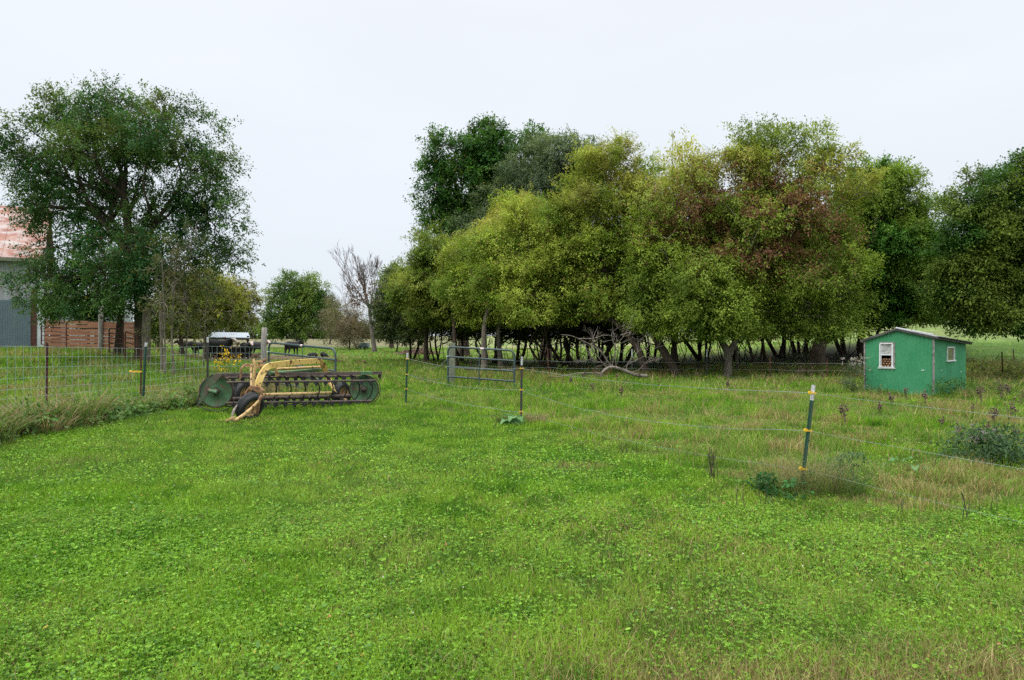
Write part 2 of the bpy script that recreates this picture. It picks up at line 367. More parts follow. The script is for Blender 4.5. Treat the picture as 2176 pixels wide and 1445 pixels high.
def make_grass(name, label, region, specs, kind_lawn):
    out = []
    for D0, D1, rho, w, h, seg in specs:
        x, y = strip_points(D0, D1, rho)
        Lm = lawn_mask(x, y)
        keep = region(x, y, Lm) > rg.random(len(x))
        x, y = x[keep], y[keep]; Lm = Lm[keep]
        c, dry = grass_col(x, y, Lm if kind_lawn else Lm * 0)
        n = len(x)
        if kind_lawn: hh = h * (.5 + 1.0 * rg.random(n)) * (.75 + .7 * fbm(x / .5, y / .5, 0, 8)) * (1 + .45 * (1 - SM(3.0, 4.3, y + 1.6 * (fbm(x / 1.2, y / 1.2, 0, 66) - .5))) * SM(-1, 1, x))
        else:
            tuft = SM(.42, .72, fbm(x / .55, y / .55, 0, 9)); hh = h * (.35 + .9 * rg.random(n)) * (.45 + 1.5 * tuft)
            hh = hh * (1 + .4 * dry)
        base = np.stack([x, y, H(x, y) - .005], 1)
        out.append(blades(base, hh, w * (.6 + .8 * rg.random(n)), c, 1.1 if kind_lawn else 1.0, seg))
    V, Fs, Cc = cat3(out)
    return tagit(np_mesh(name, V, Fs, Cc, M['grass']), label, "grass", kind="stuff")

make_grass("lawn_grass", "short mown green grass of the lawn in front of the rake", lambda x, y, L_: L_,
    [(1.6, 4.5, 10000, .0035, .055, 2), (4.5, 7.5, 5200, .005, .055, 2), (7.5, 12, 2600, .008, .055, 1), (12, 18, 1100, .013, .055, 1)], True)
def pasture_region(x, y, L_):
    u = x / np.maximum(y, 1)
    return (1 - .93 * SM(31, 34, y) * SM(.4, .5, u)) * (1 - L_) * (1 - .93 * dirt_mask(x, y)) * (1 - .8 * wood_mask(x, y) * SM(28, 31, y))
make_grass("pasture_grass", "rough pasture grass with tan dry tufts beyond the wires", pasture_region,
    [(5.0, 8.5, 3800, .006, .075, 2), (8.5, 13, 1900, .009, .085, 2), (13, 20, 850, .015, .095, 1), (20, 32, 320, .026, .12, 1), (32, 48, 80, .05, .10, 1), (48, 85, 18, .10, .09, 1)], False)

def hexleaves(P0, r, col, tilt=.45, k=6, asp=1.0):
    n = len(P0); nrm = unit(np.stack([rg.normal(0, tilt, n), rg.normal(0, tilt, n) - .12, np.ones(n)], 1))
    a = unit(np.cross(nrm, unit(rg.normal(size=(n, 3))))); b_ = np.cross(nrm, a)
    V = np.stack([P0 + r[:, None] * (math.cos(2 * math.pi * j / k) * a + asp * math.sin(2 * math.pi * j / k) * b_) for j in range(k)], 1).reshape(-1, 3)
    return V, np.arange(n * k).reshape(n, k), np.repeat(col, k, 0)
def clover_cols(x, y):
    n = len(x); q = rg.random(n)[:, None]
    c = np.array((.120, .275, .018)) * (1 - q) + np.array((.235, .40, .055)) * q
    blu = (rg.random(n) < .2)[:, None]; c = np.where(blu, np.array((.11, .22, .055)), c)
    yl = (rg.random(n) < .012)[:, None]; c = np.where(yl, np.array((.35, .27, .06)), c)
    return c * (.62 + .72 * rg.random(n))[:, None]
parts_ = []
for D0, D1, rho, r in ((1.6, 4.2, 3600, .0062), (4.2, 6.5, 2200, .0075), (6.5, 13, 1000, .0085)):
    x, y = strip_points(D0, D1, rho)
    dens = lawn_mask(x, y) * (.22 + .75 * SM(.38, .58, fbm(x / .7, y / .7, 0, 51) * .6 + fbm(x / 2.5, y / 2.5, 0, 52) * .4)) * (1 - .75 * (1 - SM(2.9, 4.0, y)) * SM(0, 1.2, x))
    dens = np.maximum(dens, .5 * (1 - lawn_mask(x, y)) * SM(.42, .62, fbm(x / .9, y / .9, 0, 55)))
    dens = dens * (1 - SM(6.5, 13, y) * .9)
    keep = dens > rg.random(len(x)); x, y = x[keep], y[keep]; n = len(x)
    hgt = .015 + .035 * rg.random(n)
    P0 = np.stack([x, y, H(x, y) + hgt], 1)
    rr = r * (.6 + .9 * rg.random(n))
    if D0 < 6:      # three leaflets
        for q in range(3):
            aa = rg.random(n) * .6 + q * 2.09 + (x * 977 % 6.28)
            off = np.stack([np.cos(aa), np.sin(aa), np.zeros(n)], 1) * rr[:, None] * 1.0
            parts_.append(hexleaves(P0 + off, rr, clover_cols(x, y), .6, 6, .8))
    else: parts_.append(hexleaves(P0, rr * 1.5, clover_cols(x, y), .6, 6, .7))
# larger plantain and dandelion leaves
x, y = strip_points(2.5, 7.5, 30); keep = (lawn_mask(x, y) * SM(.42, .58, fbm(x / .9, y / .9, 0, 61))) > rg.random(len(x)); x, y = x[keep], y[keep]; n = len(x)
parts_.append(hexleaves(np.stack([x, y, H(x, y) + .045 + .02 * rg.random(n)], 1), .009 + .012 * rg.random(n), clover_cols(x, y) * .95, .55, 6, .6))
V, Fs, Cc = cat3(parts_)
tagit(np_mesh("clover", V, Fs, Cc, M['grass']), "low clover and broad weed leaves mixed through the lawn", "clover", kind="stuff")

# ------------------------------------------------------------------ trees
def Lb(cx, cy, rx, rz, D, dep=None):
    r1, r2 = rx * D / F, rz * D / F
    return (P(cx, cy, D), np.array((r1, dep if dep else .8 * min(r1, r2) + .2 * max(r1, r2), r2)))
def leaves(rng, lobes, n, size, pal, spray=.45, per=26, droop=.35, aspect=.5, shell=.28, puffs=16, puff_r=.36, floor=None):
    wts = np.array([r[0] * r[2] + .5 * r[0] * r[1] for _, r in lobes]); wts /= wts.sum()
    nc = max(4, n // per); li = rng.choice(len(lobes), nc, p=wts)
    cen = np.array([c for c, _ in lobes])[li]; rad = np.array([r for _, r in lobes])[li]
    # puffs: foliage masses sitting on each lobe, clusters sit on the puffs
    npf = puffs; pd_ = unit(rng.normal(size=(len(lobes), npf, 3))); pr = (.70 + .42 * rng.random((len(lobes), npf)))
    pj = rng.integers(0, npf, nc); pdir = pd_[li, pj]; mr = rad.mean(1)
    pc = cen + pdir * rad * pr[li, pj][:, None]
    d2 = unit(rng.normal(size=(nc, 3)) + pdir * .35)
    q2 = pc + d2 * (mr * puff_r)[:, None] * np.array((1, 1, .72)) * (1 - np.abs(rng.normal(0, .25, nc)))[:, None]
    out_ = rng.random(nc) < .10; q2 = cen + (q2 - cen) * (1 + .20 * out_)[:, None]      # sprigs that stand out of the outline
    d = unit(rng.normal(size=(nc, 3)))
    rr = np.clip(1 - np.abs(rng.normal(0, shell, nc)), .1, 1)
    q1 = cen + d * rad * rr[:, None] * .78
    pick = rng.random(nc) < .76
    cc = np.where(pick[:, None], q2, q1); d = unit(np.where(pick[:, None], d2 + pdir * .6, d))
    ax = unit(d + rng.normal(0, .3, (nc, 3)) + np.array((0, 0, .1)))
    clp = (.74 + .52 * rng.random(nc)) * (.87 + .26 * rng.random((len(lobes), npf))[li, pj])
    k = np.repeat(np.arange(nc), per); m_ = len(k); t = rng.random(m_)
    L_ = spray * (.6 + .8 * rng.random(nc))
    p = cc[k] + ax[k] * (t * L_[k])[:, None] + rng.normal(0, 1, (m_, 3)) * (spray * (.12 + .09 * t))[:, None] - np.array((0, 0, 1.)) * (droop * spray * t ** 2)[:, None]
    ld = unit(ax[k] * .7 + rng.normal(0, .55, (m_, 3)) - np.array((0, 0, droop * 1.2)))
    up = unit(rng.normal(0, .38, (m_, 3)) + np.array((0, 0, 1.)) + d[k] * .55)
    sd = unit(np.cross(ld, up))
    s = size * (.65 + .7 * rng.random(m_))[:, None]
    V = np.stack([p, p + ld * s * .5 + sd * s * aspect * .5, p + ld * s, p + ld * s * .5 - sd * s * aspect * .5], 1).reshape(-1, 3)
    if floor is not None:
        ok = p[:, 2] > floor + .9 * (fbm(p[:, 0] / .8, p[:, 1] / .8, 0, 17) - .35) + .25 * rng.random(m_)
        V = V.reshape(-1, 4, 3)[ok].reshape(-1, 3); p, k = p[ok], k[ok]; m_ = len(k)
    col = pal(p, rng) * (clp[k] * (.90 + .20 * rng.random(m_)))[:, None]
    return V, np.arange(4 * m_).reshape(m_, 4), np.repeat(col, 4, 0), [(cen[i] + (cc[i] - cen[i]) * .62, cc[i], cc[i] + ax[i] * L_[i] * .8) for i in np.flatnonzero(out_ & pick)[:260] if floor is None or cc[i][2] > floor + .6]
def mixn(a, b, w): return np.asarray(a) * (1 - w[:, None]) + np.asarray(b) * w[:, None]
def pal_two(a, b, s=1.3, seed=0, lo=.38, hi=.62, dots=None, pd=0.0):
    def f(p, rng):
        c = mixn(a, b, SM(lo, hi, fbm(p[:, 0] / s, p[:, 1] / s, p[:, 2] / s, seed, 2)))
        if dots is not None: c = np.where((rng.random(len(p)) < pd)[:, None], np.asarray(dots), c)
        return c
    return f
def goldtop(pal, z0, z1, w=.55, g=(.44, .37, .10)):
    def f(p, rng):
        c = pal(p, rng); k = (SM(z0, z1, p[:, 2]) * SM(.38, .68, fbm(p[:, 0] / 1.5, p[:, 1] / 1.5, p[:, 2] / 1.5, 74, 2)) * w)[:, None]; return c * (1 - k) + np.array(g) * k
    return f
def branchy(mb, rng, a, b, r0, r1, wob=.12, n=6, sides=6):
    a, b = np.asarray(a, float), np.asarray(b, float); L_ = np.linalg.norm(b - a)
    k1, k2 = rng.normal(0, wob * L_, 3), rng.normal(0, wob * L_, 3); k1[2] *= .4; k2[2] *= .4
    pts = spline([a, a + (b - a) * .33 + k1, a + (b - a) * .68 + k2, b], max(1, n // 3))
    mb.tube(pts, list(np.linspace(r0, r1, len(pts))), sides, cap=False); return pts
def tree(name, label, stems, lobes, n, size, pal, seed, bark='bark', r0=.2, limbs=5, cat="tree", group=None, twigs=0, **kw):
    """stems: list of (polyline of points, base radius)"""
    rng = np.random.default_rng(seed)
    base = np.array(stems[0][0][0], float)
    t = root(name, base, label, cat, group)
    tops = []; allp = []
    for pl, r in stems:
        mb = MB()
        pl = [np.asarray(q, float) for q in pl]; pl[0] = pl[0] - np.array((0, 0, .15))
        pts = spline(pl, 5); rad = list(np.linspace(r, r * .5, len(pts))); rad[0] *= 1.35; rad[1] *= 1.1
        mb.tube(pts, rad, 9, cap=False); tops.append((pts, r, mb)); allp += [(p_, mb) for p_ in pts[2:]]
    V, Fs, Cc, cc = leaves(rng, lobes, n, size, pal, **kw)
    for c, r in lobes:
        pts, rs, mb = min(tops, key=lambda q: np.linalg.norm(q[0][-1] - c))
        st = pts[int(len(pts) * rng.uniform(.55, .98))]
        q = branchy(mb, rng, st, c + np.array((0, 0, -.1 * r[2])), rs * .42, rs * .14, .08, 6, 6)
        for _ in range(limbs):
            dd = unit(rng.normal(size=3) + np.array((0, 0, .25))); e_ = c + dd * r * rng.uniform(.75, 1.0)
            q2 = branchy(mb, rng, q[rng.integers(len(q) // 2, len(q))], e_, rs * .13, .012, .1, 6, 4); allp += [(p_, mb) for p_ in q2[1:]]
            for _ in range(twigs):
                s_ = q2[rng.integers(1, len(q2))]; branchy(mb, rng, s_, s_ + unit(rng.normal(size=3) + dd) * rng.uniform(.4, 1.1), .014, .005, .1, 3, 3)
    BP = np.array([p_ for p_, _ in allp]); BM = [m_ for _, m_ in allp]
    for a_, m_, b_ in cc[:200]:
        j = int(np.argmin(((BP - a_) ** 2).sum(1))); mid_ = BP[j] * .4 + m_ * .6 + np.array((0, 0, .12)); BM[j].tube([BP[j], mid_, m_, b_], [.018, .013, .009, .004], 3, cap=False)
    for _, _, mb in tops: mb.build("trunk", M[bark], t)
    np_mesh("crown", V, Fs, Cc, M['leaf'], t)
    return t

YG, YG2, OL = (.245, .325, .048), (.33, .33, .03), (.14, .205, .030)
def pal_maple(p, rng):
    """yellow-green with brown keys through the middle, golden toward the top left"""
    n1 = fbm(p[:, 0] / 1.2, p[:, 1] / 1.2, p[:, 2] / 1.0, 71, 3)
    c = mixn(OL, YG, SM(.35, .65, n1))
    gold = SM(6.2, 8.6, p[:, 2]) * SM(.35, .7, fbm(p[:, 0] / 2, p[:, 1] / 2, p[:, 2] / 2, 72, 2)) * .5
    c = mixn(np.array(c), (.27, .20, .03), gold) if False else c * (1 - gold[:, None]) + np.array((.52, .44, .12)) * gold[:, None]
    br = np.exp(-(((p[:, 0] - 9.8) / 4.6) ** 2 + ((p[:, 2] - 6.3) / 2.4) ** 2)) * .95 + .10
    br = br * SM(.36, .60, fbm(p[:, 0] / .55, p[:, 1] / .55, p[:, 2] / .45, 73, 2)) * .85
    k = rng.random(len(p)) < SM(.15, .62, br) * .85
    return np.where(k[:, None], np.array((.21, .105, .06)) * (.7 + .6 * rng.random(len(p)))[:, None], c)

G_ = lambda px, D: np.array(((px - CX) / F * D, D, float(H((px - CX) / F * D, D))))

# big spreading maple with brown seed clusters, forked trunk
D = 28.0
tree("maple_tree", "broad yellow-green maple with brown clusters and a pale forked trunk", 
     [([G_(1546, 26.8), P(1546, 750, 27), P(1528, 715, 27.4), P(1500, 640, 28)], .17), ([P(1548, 745, 27), P(1580, 690, 27.2), P(1610, 600, 27.8)], .13)],
     [Lb(1665, 352, 105, 76, D), Lb(1560, 398, 105, 80, D + 1), Lb(1745, 420, 90, 85, D + .5), Lb(1455, 440, 110, 90, D), Lb(1640, 470, 110, 70, D - 1, 1.5),
      Lb(1560, 490, 120, 60, D + 1), Lb(1755, 560, 75, 90, D), Lb(1750, 665, 75, 70, D - .5, 1.4), Lb(1460, 570, 110, 75, D - 1.5), Lb(1395, 520, 70, 70, D),
      Lb(1420, 650, 80, 55, D - 1), Lb(1500, 690, 75, 50, D - 1.2, 1.2), Lb(1660, 640, 60, 60, D + 1.5, 1.2), Lb(1600, 720, 55, 30, D, 1.0), Lb(1700, 720, 60, 38, D, 1.0), Lb(1355, 600, 50, 60, D), Lb(1540, 640, 80, 55, D - 2, 1.2), Lb(1600, 560, 75, 55, D - 1.8, 1.2), Lb(1480, 620, 70, 60, D - 2.2, 1.2), Lb(1690, 590, 60, 50, D - 1.5, 1.2), Lb(1560, 700, 50, 30, D - 1.6, 1.0)],
     330000, .105, pal_maple, 5, 'bark_pale', twigs=1, aspect=.48, floor=1.35)
# leaning yellow-green one to its left
D = 30.0
tree("leaning_maple_tree", "yellow-green maple whose two bare trunks lean left toward the gate",
     [([G_(1445, 27.2), P(1400, 730, 27.5), P(1340, 640, 28.5), P(1270, 560, 29.5)], .19), ([G_(1378, 27.8), P(1352, 735, 28), P(1300, 680, 28.8), P(1200, 620, 29.5)], .17)],
     [Lb(1290, 402, 85, 66, D), Lb(1245, 470, 85, 75, D), Lb(1340, 480, 80, 80, D), Lb(1150, 530, 90, 90, D), Lb(1240, 580, 95, 75, D - .5), Lb(1120, 620, 85, 60, D - 1), Lb(1080, 570, 70, 80, D),
      Lb(1330, 350, 50, 45, D + .5), Lb(1300, 640, 75, 50, D - .5), Lb(1190, 680, 80, 35, D), Lb(1400, 400, 60, 60, D + 1), Lb(1150, 470, 60, 45, D + 1)],
     210000, .10, goldtop(pal_two((.145, .22, .025), (.31, .375, .058), 1.4, 81, .35, .65, (.30, .20, .07), .06), 5.5, 8.5), 6, 'bark', twigs=1, aspect=.48, floor=2.0)
D = 34.0
tree("maple_tree", "rounded bright green maple reaching over the first open gate post",
     [([G_(1030, 32), P(1030, 690, 32.3), P(1050, 620, 33)], .16), ([G_(1066, 33), P(1060, 690, 33), P(1090, 600, 34)], .14)],
     [Lb(1105, 480, 80, 55, D), Lb(1050, 540, 75, 60, D), Lb(1010, 600, 70, 60, D), Lb(1100, 580, 70, 60, D), Lb(1060, 660, 70, 40, D - .5), Lb(1180, 500, 60, 55, D + 1)],
     120000, .11, goldtop(pal_two((.145, .22, .027), (.30, .37, .058), 1.3, 83, .35, .65, (.32, .22, .08), .06), 5.0, 8.0), 7, 'bark_pale', aspect=.48, floor=1.9)
D = 38.0
tree("maple_tree", "olive and yellow-green maple at the left end of the wood",
     [([G_(905, 40), P(908, 690, 40), P(930, 620, 39)], .15), ([G_(968, 36), P(965, 700, 36.5), P(960, 620, 38)], .14)],
     [Lb(950, 530, 60, 45, D), Lb(915, 590, 55, 55, D), Lb(970, 600, 65, 60, D), Lb(890, 640, 45, 45, D), Lb(935, 665, 60, 35, D), Lb(1000, 660, 55, 35, D), Lb(870, 600, 30, 35, D + 2)],
     95000, .115, pal_two((.13, .195, .028), (.28, .325, .058), 1.3, 84, .35, .65, (.22, .17, .06), .06), 8, aspect=.48, floor=1.8)
# tall background trees
D = 52.0
tree("elm_tree", "tall dark green tree rising behind the wood against the sky",
     [([G_(985, D), P(985, 600, D), P(990, 450, D)], .4)],
     [Lb(960, 330, 52, 45, D), Lb(935, 400, 38, 55, D), Lb(1010, 330, 50, 45, D), Lb(1045, 320, 45, 50, D), Lb(1000, 400, 60, 55, D), Lb(950, 450, 40, 35, D, 1.5), Lb(1075, 350, 45, 50, D), Lb(1020, 480, 60, 50, D), Lb(930, 500, 30, 30, D, 1.2),
      Lb(1135, 290, 30, 28, D), Lb(1060, 440, 60, 60, D)],
     85000, .20, pal_two((.036, .105, .018), (.08, .17, .03), 1.5, 91, .35, .65, (.25, .20, .03), .012), 9, aspect=.5, spray=.7)
D = 49.0
tree("willow_tree", "tall grey-green fine-leaved tree beside the dark one behind the wood",
     [([G_(1160, D), P(1160, 600, D), P(1165, 450, D)], .38)],
     [Lb(1170, 330, 75, 55, D), Lb(1120, 400, 65, 60, D), Lb(1215, 350, 55, 55, D), Lb(1250, 330, 40, 45, D, 1.5), Lb(1100, 440, 70, 60, D), Lb(1030, 480, 55, 40, D), Lb(1200, 420, 60, 50, D)],
     110000, .15, pal_two((.10, .145, .075), (.15, .195, .10), 1.6, 93), 10, aspect=.38, spray=.6)
# right-hand dark green trees
D = 33.0
tree("maple_tree", "dense dark green maple standing behind the green shed",
     [([G_(1738, 32), P(1742, 730, 32), P(1780, 640, 32.5), P(1850, 560, 33)], .36), ([G_(1830, 34), P(1832, 700, 34), P(1870, 600, 33.5)], .2)],
     [Lb(1865, 396, 70, 46, D), Lb(1900, 430, 80, 65, D), Lb(1835, 460, 70, 75, D + 1), Lb(1910, 520, 85, 70, D), Lb(1870, 600, 80, 70, D), Lb(1935, 600, 45, 75, D), Lb(1850, 670, 65, 50, D), Lb(1905, 680, 60, 40, D), Lb(1800, 580, 50, 70, D + 1), Lb(1940, 480, 45, 55, D), Lb(1975, 560, 45, 60, D), Lb(1970, 630, 45, 55, D)],
     200000, .12, pal_two((.055, .145, .018), (.18, .26, .040), 1.5, 95), 12, aspect=.5, floor=1.9)
D = 25.0
tree("maple_tree", "dark maple at the right edge whose low bough hangs over the field",
     [([G_(2230, D), P(2225, 700, D), P(2200, 560, D)], .35)],
     [Lb(2110, 420, 75, 65, D), Lb(2190, 400, 70, 80, D), Lb(2060, 500, 65, 55, D), Lb(2130, 540, 85, 60, D), Lb(2200, 520, 60, 80, D), Lb(2060, 600, 55, 55, D), Lb(2130, 640, 95, 45, D), Lb(2210, 660, 60, 55, D), Lb(2120, 680, 60, 22, D, 1.0), Lb(2030, 540, 38, 45, D, .8), Lb(2030, 610, 35, 45, D, .8)],
     150000, .10, pal_two((.045, .110, .016), (.13, .18, .028), 1.3, 97), 13, aspect=.5, twigs=1, floor=1.45)
D = 75.0
tree("distant_tree", "small olive and rust tinted tree on the hill between the shed and the overhanging bough",
     [([G_(1990, D), P(1990, 680, D)], .2)], [Lb(1990, 668, 28, 32, D), Lb(1985, 690, 22, 16, D)], 5000, .25, pal_two((.10, .11, .025), (.16, .09, .03), 1.5, 98), 14, limbs=2)

# wood behind: dark trees with several bare stems, one design copied
def pal_dark(p, rng): return mixn((.035, .060, .014), (.060, .085, .018), SM(.35, .65, fbm(p[:, 0] / 1.4, p[:, 1] / 1.4, p[:, 2] / 1.4, 101, 2)))
def wood_tree(seed):
    rng = np.random.default_rng(seed); t = root("wood_tree", (0, 0, 0), "x", "tree"); mb = MB()
    for k in range(rng.integers(3, 6)):
        a = rng.uniform(0, 6.28); rr = rng.uniform(.1, .5); s = np.array((math.cos(a) * rr, math.sin(a) * rr, -.2)); e_ = np.array((math.cos(a) * (rr + rng.uniform(.4, 3.0)), math.sin(a) * 1.2, rng.uniform(4, 6)))
        q = branchy(mb, rng, s, e_, rng.uniform(.04, .13), .035, .09, 9, 7)
        for _ in range(4):
            i = rng.integers(2, len(q) - 1); branchy(mb, rng, q[i], q[i] + np.array((rng.normal(0, 1.3), rng.normal(0, 1.3), rng.uniform(.2, 1.6))), .04, .012, .12, 6, 4)
    for _ in range(6):   # thin suckers
        a = rng.uniform(0, 6.28); s = np.array((math.cos(a), math.sin(a), 0)) * rng.uniform(.4, 1.4); branchy(mb, rng, s - np.array((0, 0, .1)), s + np.array((rng.normal(0, .8), 0, rng.uniform(1.6, 3.2))), .03, .01, .1, 6, 4)
    mb.build("trunk", M['bark'], t)
    lobes = [(np.array((rng.normal(0, 1.3), rng.normal(0, 1.2), rng.uniform(2.9, 6.8))), np.array((1.9, 1.9, 1.5))) for _ in range(10)]
    V, Fs, Cc, _ = leaves(rng, lobes, 42000, .16, pal_dark, spray=.5, floor=1.35)
    np_mesh("crown", V, Fs, Cc, M['leaf'], t); return t
protos = [wood_tree(s) for s in (201, 202, 203, 204)]
def copy_tree(o, parent=None):
    c = o.copy(); C.objects.link(c); c.parent = parent
    for ch in list(o.children): copy_tree(ch, c)
    return c
rngw = np.random.default_rng(77)
spots = [(875, 44, .72), (930, 44, .8), (985, 42, .8), (1040, 40, .85), (1095, 38, .8), (1150, 40, .9), (1205, 37, .9), (1260, 39, .95), (1320, 36, .95), (1385, 38, 1), (1440, 36, 1.0), (1500, 39, 1.05), (1560, 37, 1.0),
         (1620, 35, 1.0), (1660, 38, 1.05), (1705, 40, 1.05), (1800, 38, 1.05), (1850, 37, 1.0), (1900, 39, 1.0), (1170, 33.5, .72), (1230, 34, .75), (1290, 33, .75), ]
for i, (px, D, s) in enumerate(spots):
    o = protos[i] if i < 4 else copy_tree(protos[i % 4])
    o.location = tuple(G_(px, D)); o.rotation_euler.z = rngw.uniform(0, 6.28); s *= rngw.uniform(.94, 1.04); o.scale = (s, s, s)
    o["label"] = "shaded dark tree in the wood behind the front maples"; o["group"] = "shaded trees in the wood"; o["category"] = "tree"

# big tree at the left, two trunks
D = 27.0
pal_left = pal_two((.032, .100, .026), (.090, .170, .045), 1.3, 111, .35, .65, (.15, .13, .02), .03)
def pal_left2(p, rng):
    c = pal_left(p, rng); w = (SM(7.0, 10.5, p[:, 2]) * SM(.45, .7, fbm(p[:, 0], p[:, 1], p[:, 2], 112, 2)) * .75)[:, None]
    return c * (1 - w) + np.array((.125, .135, .022)) * w
tree("elm_tree", "big blue-green tree with two dark trunks beside the rust-red board fence",
     [([G_(300, D), P(298, 700, D), P(294, 600, D), P(272, 480, D), P(258, 380, D)], .24), ([G_(250, D + 1), P(255, 700, D + 1), P(262, 620, D + 1), P(290, 520, D + .5), P(330, 420, D)], .17), ([P(300, 600, D), P(318, 500, D), P(380, 400, D)], .12)],
     [Lb(270, 270, 95, 62, D), Lb(115, 300, 85, 60, D), Lb(375, 285, 75, 62, D), Lb(190, 245, 75, 55, D), Lb(130, 225, 40, 38, D), Lb(235, 215, 55, 34, D), Lb(440, 390, 62, 60, D), Lb(465, 480, 50, 50, D, 1.0), Lb(60, 360, 55, 55, D),
      Lb(30, 330, 38, 40, D), Lb(170, 370, 85, 60, D), Lb(300, 370, 90, 45, D), Lb(230, 465, 80, 30, D), Lb(130, 440, 70, 40, D), Lb(340, 460, 65, 40, D), Lb(150, 530, 80, 55, D), Lb(240, 560, 95, 55, D), Lb(320, 540, 70, 50, D), Lb(190, 610, 70, 34, D), Lb(290, 620, 65, 30, D),
      Lb(110, 590, 55, 32, D), Lb(440, 540, 60, 24, D, .8), Lb(400, 440, 55, 40, D), Lb(500, 540, 25, 30, D, .6), Lb(70, 430, 40, 25, D, .8), Lb(90, 610, 60, 30, D - 1, 1.0), Lb(140, 640, 60, 25, D - 1, 1.0), Lb(420, 330, 50, 45, D, 1.2), Lb(200, 320, 70, 45, D - 1.5, 1.2), Lb(320, 290, 70, 45, D - 1.5, 1.2), Lb(270, 530, 80, 45, D - 2, 1.2), Lb(300, 590, 60, 34, D - 1.8, 1.0), Lb(230, 600, 60, 40, D - 2, 1.1)],
     165000, .095, pal_left2, 21, twigs=2, spray=.42, shell=.34, aspect=.55)

# saplings under it
def sapling(px, D, py_top, seed, label, n=2600, pal=None, sz=.09, lean=0):
    rng = np.random.default_rng(seed); b0 = G_(px, D); tp = P(px + lean, py_top, D)
    hh = tp[2] - b0[2]
    lob = [(b0 + (tp - b0) * f + np.array((rng.normal(0, .3), rng.normal(0, .3), 0)), np.array((.55, .5, .16 * hh))) for f in (.45, .62, .8, .92)]
    return tree("sapling_tree", label, [([b0, b0 + (tp - b0) * .4 + rng.normal(0, .05, 3), b0 + (tp - b0) * .95], .038)], lob, n, sz, pal or pal_two((.06, .085, .03), (.10, .10, .035), 1, seed), seed, 'bark_pale', limbs=5, cat="sapling", spray=.35, twigs=1)
sapling(350, 23.5, 540, 31, "thin pale forked sapling just right of the big trunk", 1500, lean=-6)
sapling(370, 24, 500, 32, "thin upright sapling with a few brown-green leaves next to the forked one", 2600, lean=8)
sapling(392, 27, 560, 33, "slim sapling under the hanging boughs, third from the big trunk", 2600)
sapling(432, 34, 580, 34, "slim sapling in front of the feeding cows' left end", 2600, lean=10)

# yellow-green hedge row trees behind at left
def simple_tree(name, label, px, D, top, wpx, bot, n, sz, pal, seed, r0=.16, **kw):
    rng = np.random.default_rng(seed); cyp = (top + bot) / 2; lob = []
    for k in range(9):
        a = rng.uniform(0, 6.28); f = rng.uniform(.15, .55)
        lob.append(Lb(px + math.cos(a) * f * wpx * .5, cyp + math.sin(a) * f * (bot - top) * .5, wpx * rng.uniform(.2, .3), (bot - top) * rng.uniform(.2, .28), D + rng.normal(0, .4)))
    return tree(name, label, [([G_(px, D), P(px + rng.normal(0, 4), bot - 4, D), P(px + rng.normal(0, 6), cyp, D)], r0)], lob, n, sz, pal, seed, limbs=3, **kw)
pYG = pal_two((.13, .17, .022), (.26, .27, .04), 1.3, 121, .35, .65, (.16, .09, .04), .10)
pBR = pal_two((.15, .145, .04), (.20, .20, .05), 1.3, 122)
pDG = pal_two((.030, .070, .018), (.060, .105, .026), 1.2, 123)
simple_tree("hedgerow_tree", "yellow-green tree whose top shows right of the big left tree", 436, 42, 560, 165, 708, 30000, .14, pYG, 131)
simple_tree("hedgerow_tree", "brownish olive tree standing over the cow feeder", 490, 60, 592, 110, 702, 24000, .16, pBR, 132)
simple_tree("hedgerow_tree", "olive green tree behind the thin saplings", 388, 46, 590, 120, 706, 24000, .15, pal_two((.07, .10, .022), (.12, .13, .03), 1.2, 124), 133)
simple_tree("hedgerow_tree", "dark green shrubby tree behind the rust-red boards", 205, 42, 610, 110, 700, 11000, .15, pDG, 134)
simple_tree("hedgerow_tree", "bright green tree low behind the wooden fence post", 335, 52, 640, 80, 722, 9000, .17, pal_two((.08, .13, .02), (.13, .17, .03), 1.2, 125), 135)
# round tree in the cow field
D = 88.0
tree("field_tree", "round green tree standing alone behind the black cows",
     [([G_(636, D), P(637, 700, D), P(635, 660, D)], .55)],
     [Lb(615, 620, 32, 32, D), Lb(660, 620, 30, 30, D), Lb(590, 650, 26, 28, D), Lb(640, 650, 40, 32, D), Lb(680, 655, 24, 28, D), Lb(600, 685, 35, 20, D), Lb(655, 688, 40, 20, D), Lb(632, 605, 20, 22, D), Lb(570, 695, 22, 10, D, 1.5)],
     42000, .24, pal_two((.07, .14, .025), (.17, .24, .05), 2.2, 126), 136, spray=.9, twigs=1)
# pale tree and brush behind the dead tree
D = 85.0
simple_tree("distant_tree", "pale green tree behind the left end of the wood", 832, D, 556, 85, 700, 14000, .28, pal_two((.12, .17, .05), (.16, .20, .06), 2, 127), 137, r0=.3, spray=.8)
pGB = pal_two((.15, .125, .085), (.20, .17, .11), 1.6, 128, .35, .65, (.16, .08, .04), .1)
simple_tree("brush_tree", "brown twiggy bush with a rust tint left of the dead tree", 742, 76, 618, 125, 734, 20000, .15, pGB, 138, r0=.1, spray=.8, aspect=.3)
simple_tree("brush_tree", "grey-brown twiggy thicket between the dead tree and the wood", 840, 66, 598, 125, 738, 26000, .12, pal_two((.12, .12, .085), (.16, .165, .10), 1.5, 129), 139, r0=.1, spray=.7, aspect=.3)
simple_tree("brush_tree", "orange-brown bush with dark green skirts under the dead tree", 757, 82, 672, 95, 728, 7000, .2, pal_two((.15, .085, .035), (.06, .08, .025), 1.2, 130), 140, r0=.1, spray=.7)
simple_tree("brush_tree", "low yellow-green bush in the gap right of the cow field tree", 700, 120, 632, 55, 705, 5000, .35, pal_two((.11, .14, .03), (.16, .17, .04), 1.5, 141), 141, r0=.15, spray=.9)

